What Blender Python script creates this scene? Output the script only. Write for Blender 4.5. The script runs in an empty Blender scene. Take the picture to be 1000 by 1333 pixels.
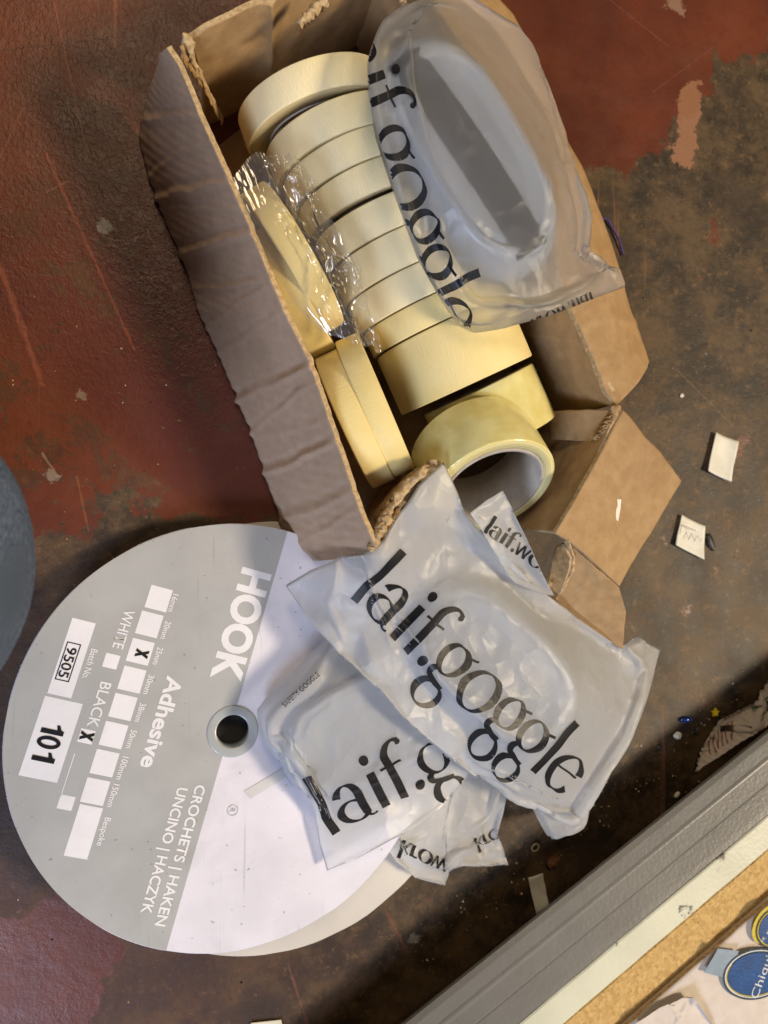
import bpy, bmesh, math, random
import numpy as np
from mathutils import Vector, Matrix, Quaternion
from mathutils.bvhtree import BVHTree

random.seed(7)
rng = np.random.default_rng(11)
sc = bpy.context.scene
col = sc.collection

# ------------------------------------------------------------------ camera
F, CX, CY = 925.0, 500.0, 666.5          # focal length and centre of a 1000 x 1333 frame
H = 0.59                                  # phone held 59 cm above the floor
down = Vector(((250 - CX) / F, -(660 - CY) / F, -1)).normalized()
Q = down.rotation_difference(Vector((0, 0, -1)))
cd = bpy.data.cameras.new('camera')
cam = bpy.data.objects.new('camera', cd)
col.objects.link(cam)
cam.location = (0, 0, H)
cam.rotation_mode = 'QUATERNION'
cam.rotation_quaternion = Q
cd.sensor_fit = 'HORIZONTAL'
cd.sensor_width = 36
cd.lens = 36 * F / 1000
cd.clip_start = 0.01
cd.clip_end = 50
cd.dof.use_dof = True
cd.dof.focus_distance = 0.50
cd.dof.aperture_fstop = 9.0
sc.camera = cam
# ------------------------------------------------------------------ light
w = bpy.data.worlds.new('World')
sc.world = w
w.use_nodes = True
w.node_tree.nodes['Background'].inputs[0].default_value = (0.80, 0.74, 0.68, 1)
w.node_tree.nodes['Background'].inputs[1].default_value = 0.06


def area(name, loc, target, size, power, color):
    ld = bpy.data.lights.new(name, 'AREA')
    ld.shape = 'RECTANGLE'
    ld.size, ld.size_y = size
    ld.energy = power
    ld.color = color
    o = bpy.data.objects.new(name, ld)
    o.location = loc
    o.rotation_euler = (Vector(target) - Vector(loc)).to_track_quat('-Z', 'Y').to_euler()
    col.objects.link(o)
    return o


area('warm_ceiling_lamp', (3.7, -0.9, 4.0), (0.15, 0, 0), (1.1, 0.8), 280, (1.0, 0.82, 0.58))
area('cool_window', (-1.7, -2.7, 2.7), (0.1, -0.1, 0), (1.4, 1.2), 118, (0.66, 0.76, 1.0))
area('hall_lamp', (-0.15, 1.65, 2.2), (0.0, 0.3, 0), (0.6, 0.8), 17, (1.0, 0.78, 0.50))
sc.view_settings.view_transform = 'Standard'
sc.view_settings.look = 'None'
sc.view_settings.exposure = 0.0
sc.view_settings.gamma = 1.0
sc.render.engine = 'CYCLES'
sc.cycles.use_denoising = True
sc.cycles.max_bounces = 8
sc.cycles.transmission_bounces = 6
sc.cycles.transparent_max_bounces = 8
sc.cycles.diffuse_bounces = 3
sc.cycles.sample_clamp_indirect = 25.0

# ------------------------------------------------------------------ helpers
O = Vector((0, 0, H))


def P(px, py, z=0.0):
    """point of the place at height z that the camera sees at that spot"""
    d = Q @ Vector(((px - CX) / F, -(py - CY) / F, -1))
    return O + d * ((H - z) / -d.z)


def obj(name, me, mat=None, parent=None):
    o = bpy.data.objects.new(name, me)
    col.objects.link(o)
    if mat is not None:
        for m in (mat if isinstance(mat, (list, tuple)) else [mat]):
            me.materials.append(m)
    if parent is not None:
        o.parent = parent
        o.matrix_parent_inverse = parent.matrix_world.inverted()
    return o


def tag(o, label=None, cat=None, group=None, kind=None):
    if label: o['label'] = label
    if cat: o['category'] = cat
    if group: o['group'] = group
    if kind: o['kind'] = kind
    return o


def empty(name, loc, label, cat, group=None):
    o = bpy.data.objects.new(name, None)
    o.empty_display_size = 0.01
    o.location = loc
    o.matrix_world = Matrix.Translation(Vector(loc))
    col.objects.link(o)
    return tag(o, label, cat, group)


def mesh(name, verts, faces, smooth=True, mi=None):
    me = bpy.data.meshes.new(name)
    me.from_pydata([tuple(v) for v in verts], [], faces)
    me.polygons.foreach_set('use_smooth', [smooth] * len(faces))
    if mi is not None:
        me.polygons.foreach_set('material_index', mi)
    me.update()
    return me


def recalc(me):
    bm = bmesh.new(); bm.from_mesh(me)
    bmesh.ops.recalc_face_normals(bm, faces=bm.faces)
    bm.to_mesh(me); bm.free()
    return me


# smooth value noise for shaping geometry
_tab = rng.random((64, 64, 64))


def vnoise(x, y, z=0.0):
    x = np.asarray(x, float); y = np.asarray(y, float); z = np.zeros_like(x) + z
    xi, yi, zi = np.floor(x).astype(int), np.floor(y).astype(int), np.floor(z).astype(int)
    f = lambda t: t * t * (3 - 2 * t)
    u, v, q = f(x - xi), f(y - yi), f(z - zi)
    T = lambda a, b, c: _tab[(xi + a) % 64, (yi + b) % 64, (zi + c) % 64]
    l = lambda a, b, t: a + (b - a) * t
    return l(l(l(T(0, 0, 0), T(1, 0, 0), u), l(T(0, 1, 0), T(1, 1, 0), u), v),
             l(l(T(0, 0, 1), T(1, 0, 1), u), l(T(0, 1, 1), T(1, 1, 1), u), v), q) * 2 - 1


# ------------------------------------------------------------------ materials
class NT:
    def __init__(s, name):
        s.m = bpy.data.materials.new(name)
        s.m.use_nodes = True
        s.t = s.m.node_tree
        s.t.nodes.clear()
        s.out = s.n('ShaderNodeOutputMaterial')
        s.co = s.n('ShaderNodeTexCoord').outputs['Object']

    def n(s, typ, **kw):
        nd = s.t.nodes.new(typ)
        for k, v in kw.items():
            if k.startswith('i_'):
                s.set(nd.inputs[k[2:].replace('_', ' ')], v)
            else:
                setattr(nd, k, v)
        return nd

    def set(s, inp, v):
        if hasattr(v, 'is_linked') or hasattr(v, 'links'):
            s.t.links.new(v, inp)
        elif isinstance(v, (tuple, list)) and len(v) == 3 and inp.type == 'RGBA':
            inp.default_value = (*v, 1)
        else:
            inp.default_value = v

    def noise(s, scale, detail=4, rough=0.55, dist=0.0, vec=None, color=False):
        nd = s.n('ShaderNodeTexNoise', i_Scale=scale, i_Detail=detail, i_Roughness=rough, i_Distortion=dist)
        s.set(nd.inputs['Vector'], vec if vec is not None else s.co)
        return nd.outputs['Color' if color else 'Fac']

    def mul(s, vec, by):
        nd = s.n('ShaderNodeVectorMath', operation='MULTIPLY')
        s.set(nd.inputs[0], vec); nd.inputs[1].default_value = by
        return nd.outputs[0]

    def math(s, op, a, b=0.0, clamp=False):
        nd = s.n('ShaderNodeMath', operation=op, use_clamp=clamp)
        s.set(nd.inputs[0], a); s.set(nd.inputs[1], b)
        return nd.outputs[0]

    def ramp(s, v, lo, hi, a=0.0, b=1.0):
        nd = s.n('ShaderNodeMapRange', interpolation_type='SMOOTHSTEP')
        s.set(nd.inputs[0], v)
        for i, q in zip((1, 2, 3, 4), (lo, hi, a, b)): nd.inputs[i].default_value = q
        return nd.outputs[0]

    def mix(s, f, a, b):
        nd = s.n('ShaderNodeMix', data_type='RGBA')
        s.set(nd.inputs[0], f); s.set(nd.inputs[6], a); s.set(nd.inputs[7], b)
        return nd.outputs[2]

    def mixs(s, f, a, b):
        nd = s.n('ShaderNodeMixShader')
        s.set(nd.inputs[0], f); s.t.links.new(a, nd.inputs[1]); s.t.links.new(b, nd.inputs[2])
        return nd.outputs[0]

    def bump(s, h, dist=0.001, strength=1.0):
        nd = s.n('ShaderNodeBump')
        nd.inputs['Strength'].default_value = strength
        nd.inputs['Distance'].default_value = dist
        s.set(nd.inputs['Height'], h)
        return nd.outputs[0]

    def bsdf(s, color, rough=0.5, normal=None, **kw):
        nd = s.n('ShaderNodeBsdfPrincipled')
        s.set(nd.inputs['Base Color'], color)
        s.set(nd.inputs['Roughness'], rough)
        if normal is not None: s.set(nd.inputs['Normal'], normal)
        for k, v in kw.items(): s.set(nd.inputs[k.replace('_', ' ')], v)
        return nd.outputs[0]

    def done(s, shader):
        s.t.links.new(shader, s.out.inputs[0])
        return s.m


def mat_plain(name, c, rough=0.5, var=0.12, scale=60, bumpd=0.0002, spec=0.5, **kw):
    t = NT(name)
    n = t.noise(scale, 5)
    cc = t.mix(t.ramp(n, 0.3, 0.7), tuple(x * (1 - var) for x in c), tuple(min(1, x * (1 + var)) for x in c))
    return t.done(t.bsdf(cc, rough, t.bump(t.noise(scale * 6, 3), bumpd), Specular_IOR_Level=spec, **kw))


def mat_card(name, c1, c2, dark, axis=0):
    t = NT(name)
    fib = t.noise(1, 4, 0.6, vec=t.mul(t.co, (90, 90, 90)))
    fine = t.noise(900, 3, 0.6)
    cc = t.mix(t.ramp(fib, 0.3, 0.7), c1, c2)
    cc = t.mix(t.math('MULTIPLY', t.ramp(fine, 0.52, 0.72), 0.35), cc, tuple(x * 0.72 for x in c1))
    st = t.ramp(t.noise(14, 5, 0.6), 0.5, 0.75)
    cc = t.mix(t.math('MULTIPLY', st, 0.45), cc, dark)
    h = t.math('ADD', t.noise(160, 4), t.math('MULTIPLY', fine, 0.35))
    return t.done(t.bsdf(cc, 0.82, t.bump(h, 0.00025), Specular_IOR_Level=0.25))


M = {}
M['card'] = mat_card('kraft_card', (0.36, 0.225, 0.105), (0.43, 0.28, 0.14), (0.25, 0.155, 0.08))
M['card_out'] = mat_card('kraft_card_outside_lit', (0.48, 0.33, 0.222), (0.54, 0.378, 0.26), (0.38, 0.255, 0.168))  # same kraft, made paler and greyer: cool side light put into the colour
M['card_edge'] = mat_plain('card_cut_edge', (0.50, 0.36, 0.20), 0.9, 0.25, 300, 0.0004, 0.1)
M['flute'] = mat_plain('torn_flute', (0.40, 0.255, 0.12), 0.9, 0.25, 200, 0.0003, 0.1)


def mat_masking(nm, ca, cb):
    t = NT(nm)
    n = t.noise(1, 3, 0.6, vec=t.mul(t.co, (1500, 1500, 160)))     # crepe lines across the tape
    big = t.noise(18, 3)
    c = t.mix(t.ramp(big, 0.35, 0.65), ca, cb)
    c = t.mix(t.math('MULTIPLY', t.ramp(t.noise(70, 6, 0.7), 0.6, 0.75), 0.25), c, (0.55, 0.42, 0.22))
    return t.done(t.bsdf(c, 0.62, t.bump(n, 0.0004), Specular_IOR_Level=0.3))


M['masking'] = mat_masking('masking_tape_pale_lit', (0.88, 0.75, 0.43), (0.92, 0.80, 0.50))  # same tape for the far rolls, paled by light put into the colour
M['masking_yellow'] = mat_masking('masking_tape_yellow', (0.80, 0.64, 0.26), (0.86, 0.71, 0.34))


def mat_tape_side(name, c1, c2):
    t = NT(name)
    # wound layers: rings round the roll's own axis
    sep = t.n('ShaderNodeSeparateXYZ'); t.set(sep.inputs[0], t.co)
    r = t.math('SQRT', t.math('ADD', t.math('MULTIPLY', sep.outputs[0], sep.outputs[0]),
                              t.math('MULTIPLY', sep.outputs[1], sep.outputs[1])))
    nd = t.n('ShaderNodeTexNoise', noise_dimensions='1D', i_Scale=900.0, i_Detail=3.0)
    t.set(nd.inputs['W'], r)
    c = t.mix(t.ramp(nd.outputs['Fac'], 0.35, 0.65), c1, c2)
    return t.done(t.bsdf(c, 0.55, t.bump(nd.outputs['Fac'], 0.0003)))


M['masking_side'] = mat_tape_side('masking_tape_side', (0.62, 0.50, 0.26), (0.76, 0.64, 0.38))
M['core'] = mat_plain('paper_core', (0.46, 0.41, 0.35), 0.8, 0.1, 120)


def mat_clear_tape():
    t = NT('clear_tape')
    n = t.noise(60, 4)
    c = t.mix(t.ramp(n, 0.3, 0.7), (0.74, 0.66, 0.26), (0.82, 0.76, 0.38))
    a = t.bsdf(c, 0.16, t.bump(t.noise(90, 3), 0.0003), Specular_IOR_Level=0.5, Subsurface_Weight=0.35,
               Subsurface_Radius=(0.02, 0.016, 0.006), Coat_Weight=0.4, Coat_Roughness=0.08)
    return t.done(a)


M['clear_tape'] = mat_clear_tape()
M['clear_tape_side'] = mat_tape_side('clear_tape_side', (0.66, 0.56, 0.22), (0.80, 0.72, 0.40))


def mat_film(name, tint, k_tr, k_ref, k_diff, gloss, rough, bumpd=0.0006, bscale=70, k_back=0.5, crumple=0.0):
    """thin plastic film: straight view-through + blurred view-through + milky scatter + sheen"""
    t = NT(name)
    hh = t.noise(bscale, 3, 0.55, 0.4)
    if crumple:
        wv_ = t.n('ShaderNodeVectorMath', operation='ADD'); t.set(wv_.inputs[0], t.co)
        t.set(wv_.inputs[1], t.mul(t.noise(18, 2, color=True), (0.03, 0.03, 0.03)))
        for sc_, k_ in ((26, crumple), (61, crumple * .5)):
            vo = t.n('ShaderNodeTexVoronoi', i_Scale=float(sc_)); t.set(vo.inputs['Vector'], wv_.outputs[0])
            hh = t.math('ADD', hh, t.math('MULTIPLY', vo.outputs['Distance'], k_))
    nb = t.bump(hh, bumpd)
    tr = t.n('ShaderNodeBsdfTransparent'); tr.inputs[0].default_value = (*tint, 1)
    rf = t.n('ShaderNodeBsdfRefraction', i_Roughness=0.36, i_IOR=1.28); rf.inputs[0].default_value = (*tint, 1)
    tl = t.n('ShaderNodeBsdfTranslucent'); tl.inputs[0].default_value = (*tint, 1); t.set(tl.inputs['Normal'], nb)
    df = t.n('ShaderNodeBsdfDiffuse'); df.inputs[0].default_value = (*tint, 1); t.set(df.inputs['Normal'], nb)
    gl = t.n('ShaderNodeBsdfGlossy', i_Roughness=rough); t.set(gl.inputs['Normal'], nb)
    milky = t.mixs(k_back, df.outputs[0], tl.outputs[0])
    thru = t.mixs(k_ref / max(1e-6, k_ref + k_tr), tr.outputs[0], rf.outputs[0])
    mill = t.math('ADD', t.math('MULTIPLY', t.noise(22, 2), 0.12), k_diff - 0.06, True)
    body = t.mixs(mill, thru, milky)
    fr = t.n('ShaderNodeLayerWeight', i_Blend=0.5); t.set(fr.inputs['Normal'], nb)
    k = t.math('ADD', t.math('MULTIPLY', t.math('POWER', fr.outputs['Facing'], 4.0), 0.5), 0.045)
    sheen = t.mixs(t.math('MULTIPLY', k, gloss, True), body, gl.outputs[0])
    return t.done(sheen)


M['bag'] = mat_film('frosted_bag_film', (0.95, 0.96, 0.98), 0.20, 0.80, 0.29, 0.5, 0.34, 0.0012, 60, 0.74, 3.0)
M['bag_milky'] = mat_film('frosted_bag_film_milky', (0.96, 0.97, 0.985), 0.30, 0.70, 0.56, 0.45, 0.34, 0.0012, 60, 0.60, 3.2)
M['shrink'] = mat_film('clear_shrink_film', (0.97, 0.965, 0.95), 1.0, 0.0, 0.10, 3.2, 0.10, 0.0002, 90)
M['ink'] = mat_plain('black_ink', (0.010, 0.010, 0.012), 0.42, 0.2, 80, 0.0002, 0.35)
M['frame'] = mat_film('clear_goggle_frame', (0.72, 0.77, 0.85), 1.0, 0.0, 0.80, 0.9, 0.2)
M['lens'] = mat_film('goggle_lens', (0.52, 0.57, 0.66), 1.0, 0.0, 0.92, 0.6, 0.1, 0.0, 20)
M['strap'] = mat_plain('strap_elastic', (0.008, 0.011, 0.022), 0.7, 0.2, 300)
M['white'] = mat_plain('white_card', (0.64, 0.63, 0.71), 0.42, 0.03, 20, 0.0001)
M['print_white'] = mat_plain('white_print', (0.80, 0.80, 0.86), 0.45, 0.03, 40)
M['reel_grey'] = mat_plain('grey_print', (0.40, 0.41, 0.42), 0.42, 0.07, 24, 0.0001)
def mat_reel(name, c):
    t = NT(name)
    n = t.noise(24, 5)
    cc = t.mix(t.ramp(n, 0.3, 0.7), tuple(x * .94 for x in c), tuple(x * 1.04 for x in c))
    cc = t.mix(t.math('MULTIPLY', t.ramp(t.noise(14, 7, 0.7, 0.6), 0.55, 0.72), 0.16), cc, tuple(x * .55 for x in c))
    for ang in (.3, 1.9, -.7):
        mp = t.n('ShaderNodeMapping'); t.set(mp.inputs[0], t.co)
        mp.inputs['Rotation'].default_value = (0, 0, ang); mp.inputs['Scale'].default_value = (330, 9, 1)
        k = t.math('MULTIPLY', t.ramp(t.noise(1.0, 2, 0.5, 0.3, vec=mp.outputs[0]), 0.69, 0.73), t.ramp(t.noise(11, 2), 0.5, 0.6))
        cc = t.mix(t.math('MULTIPLY', k, 0.22), cc, (.16, .15, .14))
    cc = t.mix(t.math('MULTIPLY', t.ramp(t.noise(260, 1), 0.74, 0.78), 0.5), cc, (.12, .11, .10))
    return t.done(t.bsdf(cc, t.ramp(n, 0, 1, .36, .52), t.bump(t.noise(400, 2), 0.0001)))


M['white'] = mat_reel('white_card', (0.73, 0.72, 0.82))
M['reel_grey'] = mat_reel('grey_print', (0.41, 0.42, 0.43))
M['reel_under'] = mat_plain('cream_card', (0.60, 0.57, 0.53), 0.6, 0.05, 20)
M['hub'] = mat_plain('hub_plastic', (0.40, 0.43, 0.45), 0.25, 0.05, 60)
M['dark'] = mat_plain('dark_stock', (0.02, 0.018, 0.018), 0.5, 0.2, 90)
M['tape_black'] = mat_plain('black_hook_tape', (0.03, 0.03, 0.032), 0.9, 0.4, 500, 0.001)
M['grey_stroke'] = mat_plain('pale_grey', (0.60, 0.60, 0.62), 0.45, 0.05, 40)


def mat_floor():
    t = NT('worn_red_floor_paint')
    sepx = t.n('ShaderNodeSeparateXYZ'); t.set(sepx.inputs[0], t.co)
    X, Y = sepx.outputs[0], sepx.outputs[1]
    warp = t.noise(9, 6, 0.62)
    warp2 = t.noise(45, 8, 0.72)

    def blob(px, py, r, soft):
        p = P(px, py, 0)
        nd = t.n('ShaderNodeVectorMath', operation='DISTANCE')
        t.set(nd.inputs[0], t.co); nd.inputs[1].default_value = (p.x, p.y, 0)
        d = t.math('ADD', nd.outputs['Value'], t.math('MULTIPLY', t.math('SUBTRACT', warp, 0.5), soft))
        d = t.math('ADD', d, t.math('MULTIPLY', t.math('SUBTRACT', warp2, 0.5), 0.06))
        return t.ramp(d, r - 0.0022, r + 0.0022, 1.0, 0.0)

    def soft_blob(px, py, r0, r1):
        p = P(px, py, 0)
        nd = t.n('ShaderNodeVectorMath', operation='DISTANCE')
        t.set(nd.inputs[0], t.co); nd.inputs[1].default_value = (p.x, p.y, 0)
        return t.ramp(t.math('ADD', nd.outputs['Value'], t.math('MULTIPLY', t.math('SUBTRACT', warp, 0.5), 0.2)), r0, r1, 1.0, 0.0)

    # red paint that survives: left and upper left, and the upper right corner
    red = blob(20, 60, 0.34, 0.22)
    for a in ((250, 420, 0.15, 0.2), (785, 105, 0.082, 0.04), (845, 55, 0.075, 0.05), (700, 60, 0.09, 0.05), (60, 470, 0.12, 0.2),
              (950, 0, 0.06, 0.05), (40, 1290, 0.06, 0.2), (280, 600, 0.06, 0.2)):
        red = t.math('MAXIMUM', red, blob(*a))
    # chips of paint left standing in the worn part
    chips = t.ramp(t.noise(24, 9, 0.75, 0.5), 0.62, 0.645)
    chips = t.math('MULTIPLY', chips, 0.8)
    red = t.math('MAXIMUM', red, chips)
    # worn-through patches in the red
    worn = t.ramp(t.noise(15, 10, 0.78, 0.3), 0.53, 0.56)
    zone = soft_blob(150, 560, 0.08, 0.26)
    red = t.math('MULTIPLY', red, t.math('SUBTRACT', 1.0, t.math('MULTIPLY', worn, t.math('ADD', t.math('MULTIPLY', zone, 0.45), 0.10))))
    redc = t.mix(t.ramp(t.noise(7, 5, 0.6), 0.3, 0.7), (0.085, 0.018, 0.008), (0.150, 0.036, 0.014))
    redc = t.mix(t.math('MULTIPLY', t.ramp(t.noise(120, 4), 0.5, 0.8), 0.5), redc, (0.07, 0.018, 0.012))
    redc = t.mix(t.math('MULTIPLY', soft_blob(235, 430, 0.03, 0.16), 0.55), redc, (0.085, 0.014, 0.018))  # purple of the box's shadow painted into the red
    dirt = t.mix(t.ramp(t.noise(20, 10, 0.78), 0.38, 0.62), (0.020, 0.013, 0.007), (0.098, 0.058, 0.025))
    dirt = t.mix(t.math('MULTIPLY', t.ramp(t.noise(85, 6, 0.75), 0.54, 0.66), 0.7), dirt, (0.16, 0.088, 0.036))
    dirt = t.mix(t.math('MULTIPLY', t.ramp(t.noise(9, 9, 0.7), 0.50, 0.60), 0.65), dirt, (0.022, 0.014, 0.009))
    dirt = t.mix(t.math('MULTIPLY', t.ramp(t.noise(330, 2), 0.66, 0.72), 0.6), dirt, (0.22, 0.13, 0.07))
    dirt = t.mix(t.math('MULTIPLY', t.ramp(t.noise(190, 2), 0.68, 0.74), 0.8), dirt, (0.012, 0.009, 0.007))
    dirt = t.mix(t.math('MULTIPLY', soft_blob(60, 1150, 0.10, 0.34), 0.5), dirt, (0.075, 0.022, 0.010))
    cc = t.mix(red, dirt, redc)
    # pale chips of bare screed: one by the upper right, two spots left of the box
    cn = t.math('MULTIPLY', t.math('SUBTRACT', t.noise(55, 7, 0.75), 0.5), 0.05)
    for (px, py, r, c) in ((880, 5, 0.009, (0.28, 0.17, 0.11)),
                           (135, 298, 0.0040, (0.33, 0.30, 0.29)), (175, 320, 0.0040, (0.33, 0.30, 0.29)), (226, 375, 0.003, (0.22, 0.17, 0.17)),
                           (106, 515, 0.004, (0.24, 0.18, 0.13)), (65, 618, 0.003, (0.25, 0.2, 0.16)), (540, 1220, 0.004, (0.24, 0.19, 0.13))):
        p = P(px, py, 0)
        nd = t.n('ShaderNodeVectorMath', operation='DISTANCE')
        t.set(nd.inputs[0], t.co); nd.inputs[1].default_value = (p.x, p.y, 0)
        d = t.math('ADD', nd.outputs['Value'], cn)
        cc = t.mix(t.ramp(d, r - 0.0012, r + 0.0008, 0.75, 0.0), cc, c)
    # scratches: distance to line segments
    segs = [((902, 122), (889, 208), 0.0125, (0.27, 0.125, 0.062)), ((60, 200), (175, 455), 0.0016, (0.30, 0.075, 0.04)), ((0, 345), (55, 500), 0.0030, (0.28, 0.08, 0.045)),
            ((70, 0), (110, 185), 0.0012, (0.26, 0.08, 0.05)), ((150, -10), (150, 62), 0.0018, (0.33, 0.10, 0.05)),
            ((0, 66), (210, 42), 0.0008, (0.04, 0.012, 0.008)), ((110, 185), (200, 370), 0.0009, (0.22, 0.06, 0.04)),
            ((130, 155), (235, 400), 0.0007, (0.2, 0.07, 0.05)), ((60, 250), (90, 235), 0.0008, (0.3, 0.1, 0.06)),
            ((505, 1190), (530, 1240), 0.0022, (0.20, 0.06, 0.03)), ((375, 1255), (400, 1333), 0.0015, (0.2, 0.07, 0.04)),
            ((0, 205), (30, 140), 0.0007, (0.25, 0.08, 0.05)), ((160, 370), (215, 350), 0.0006, (0.25, 0.12, 0.1)),
            ((55, 590), (75, 620), 0.0014, (0.33, 0.22, 0.16)), ((100, 620), (115, 690), 0.0012, (0.25, 0.09, 0.04)),
            ((795, 0), (870, 60), 0.0007, (0.22, 0.08, 0.06)), ((850, 120), (930, 60), 0.0006, (0.2, 0.07, 0.05)),
            ((880, 480), (960, 560), 0.0007, (0.2, 0.12, 0.07)), ((700, 1090), (760, 1010), 0.0009, (0.22, 0.13, 0.06))]
    seg_n = t.noise(120, 4)
    for (a, b, wd, c) in segs:
        pa, pb = P(*a, 0), P(*b, 0)
        dv = pb - pa
        L2 = dv.length_squared
        sx = t.math('SUBTRACT', X, pa.x); sy = t.math('SUBTRACT', Y, pa.y)
        h = t.math('DIVIDE', t.math('ADD', t.math('MULTIPLY', sx, dv.x), t.math('MULTIPLY', sy, dv.y)), L2, True)
        ex = t.math('SUBTRACT', sx, t.math('MULTIPLY', h, dv.x)); ey = t.math('SUBTRACT', sy, t.math('MULTIPLY', h, dv.y))
        d = t.math('SQRT', t.math('ADD', t.math('MULTIPLY', ex, ex), t.math('MULTIPLY', ey, ey)))
        d = t.math('ADD', d, t.math('MULTIPLY', t.math('SUBTRACT', warp2 if wd > .01 else seg_n, 0.5), wd * (4.5 if wd > .01 else 2.2)))
        cc = t.mix(t.ramp(d, wd * (0.92 if wd > .01 else 0.2), wd, 0.9 if wd > .01 else 0.5, 0.0), cc, c)
    # random hairline scratches
    for ang, sca in ((0.5, 1.0), (-0.35, 0.9)):
        mp = t.n('ShaderNodeMapping'); t.set(mp.inputs[0], t.co)
        mp.inputs['Rotation'].default_value = (0, 0, ang); mp.inputs['Scale'].default_value = (130 * sca, 3.2, 1)
        ln = t.noise(1.0, 3, 0.5, 0.4, vec=mp.outputs[0])
        k = t.math('MULTIPLY', t.ramp(ln, 0.70, 0.74), t.ramp(t.noise(6 * sca, 3), 0.5, 0.62))
        cc = t.mix(t.math('MULTIPLY', k, 0.45), cc, (0.26, 0.12, 0.07))
    # relief: orange-peel paint, rougher towards the upper left
    peel = t.noise(320, 2, 0.5, 0.8, vec=t.mul(t.co, (1, 0.75, 1)))
    h = t.math('ADD', t.math('MULTIPLY', peel, t.math('ADD', t.math('MULTIPLY', soft_blob(150, 120, 0.12, 0.32), 0.36), 0.04)),
               t.math('MULTIPLY', t.noise(90, 5, 0.7), 0.45))
    rough = t.math('ADD', t.math('MULTIPLY', t.noise(40, 3), 0.25), t.ramp(red, 0, 1, 0.46, 0.30))
    return t.done(t.bsdf(cc, rough, t.bump(h, 0.0014, 1.0), Specular_IOR_Level=0.45))


M['floor'] = mat_floor()


def mat_denim():
    t = NT('blue_denim')
    wv = t.n('ShaderNodeTexNoise', i_Scale=1.0, i_Detail=2.0)
    t.set(wv.inputs['Vector'], t.mul(t.co, (300, 1400, 1400)))
    n = t.noise(1, 2, vec=t.mul(t.co, (1400, 260, 260)))
    f = t.math('MULTIPLY', t.math('ADD', wv.outputs['Fac'], n), 0.5)
    c = t.mix(t.ramp(f, 0.25, 0.75), (0.022, 0.038, 0.080), (0.17, 0.22, 0.33))
    c = t.mix(t.ramp(t.noise(12, 4), 0.4, 0.7), c, (0.075, 0.10, 0.15))
    return t.done(t.bsdf(c, 0.9, t.bump(f, 0.0006), Specular_IOR_Level=0.2))


M['denim'] = mat_denim()


def mat_metal(name, c, wear, wc):
    t = NT(name)
    st = t.ramp(t.noise(30, 7, 0.7), wear, wear + 0.05)
    n = t.noise(8, 5)
    cc = t.mix(t.ramp(n, 0.3, 0.7), tuple(x * 0.85 for x in c), tuple(x * 1.1 for x in c))
    cc = t.mix(t.math('MULTIPLY', st, 0.85), cc, wc)
    return t.done(t.bsdf(cc, t.math('ADD', t.math('MULTIPLY', n, 0.25), 0.28), t.bump(t.math('SUBTRACT', t.noise(300, 3), st), 0.0003)))


M['metal_grey'] = mat_metal('grey_painted_metal', (0.185, 0.18, 0.165), 0.66, (0.12, 0.08, 0.05))
M['metal_white'] = mat_metal('worn_white_paint', (0.60, 0.60, 0.47), 0.60, (0.05, 0.04, 0.03))


def mat_chip():
    t = NT('chipboard')
    v = t.n('ShaderNodeTexVoronoi', i_Scale=330.0, i_Randomness=1.0); t.set(v.inputs['Vector'], t.noise(60, 2, color=True) and t.co)
    s = t.n('ShaderNodeSeparateColor'); t.set(s.inputs[0], v.outputs['Color'])
    c = t.mix(s.outputs[0], (0.44, 0.27, 0.085), (0.60, 0.40, 0.15))
    c = t.mix(t.ramp(t.noise(420, 2), 0.66, 0.72), c, (0.09, 0.055, 0.025))
    c = t.mix(t.math('MULTIPLY', t.ramp(t.noise(25, 4), 0.6, 0.75), 0.3), c, (0.36, 0.26, 0.12))
    return t.done(t.bsdf(c, 0.8, t.bump(v.outputs['Distance'], 0.0005)))


M['chip'] = mat_chip()
M['box_white'] = mat_card('white_lined_card', (0.60, 0.53, 0.47), (0.66, 0.59, 0.53), (0.52, 0.44, 0.38))
M['blue'] = mat_plain('sticker_blue', (0.008, 0.065, 0.22), 0.4, 0.15, 60)
M['navy'] = mat_plain('sticker_green_ring', (0.012, 0.035, 0.05), 0.4, 0.15, 60)
M['yellow'] = mat_plain('sticker_yellow', (0.55, 0.42, 0.03), 0.4, 0.1, 60)
M['st_white'] = mat_plain('sticker_white', (0.62, 0.64, 0.66), 0.4, 0.1, 60)
M['st_film'] = mat_plain('sticker_film', (0.26, 0.33, 0.40), 0.35, 0.1, 60)
M['paper'] = mat_plain('scrap_paper', (0.70, 0.67, 0.56), 0.6, 0.08, 60)
M['star'] = mat_plain('yellow_plastic', (0.75, 0.50, 0.02), 0.4)
M['wood'] = mat_plain('brown_chip', (0.16, 0.065, 0.022), 0.7, 0.3, 90)
M['violet'] = mat_plain('violet_thread', (0.10, 0.05, 0.30), 0.5)
M['pink'] = mat_plain('pink_plastic', (0.40, 0.02, 0.16), 0.4)
M['blue_glass'] = mat_plain('blue_bead', (0.01, 0.03, 0.16), 0.1)
M['green'] = mat_plain('green_print', (0.05, 0.09, 0.04), 0.6)
M['red_print'] = mat_plain('red_print', (0.30, 0.06, 0.04), 0.6)

# ------------------------------------------------------------------ floor
bm = bmesh.new()
bmesh.ops.create_grid(bm, x_segments=2, y_segments=2, size=2.5)
me = bpy.data.meshes.new('floor'); bm.to_mesh(me); bm.free()
tag(obj('floor', me, M['floor']), kind='structure')


# ------------------------------------------------------------------ sheet builders
def polyline(pts, n):
    pts = np.array([tuple(p) for p in pts], float)
    s = np.r_[0, np.cumsum(np.linalg.norm(np.diff(pts, axis=0), axis=1))]
    t = np.linspace(0, s[-1], n)
    return np.stack([np.interp(t, s, pts[:, k]) for k in range(3)], 1)


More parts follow.
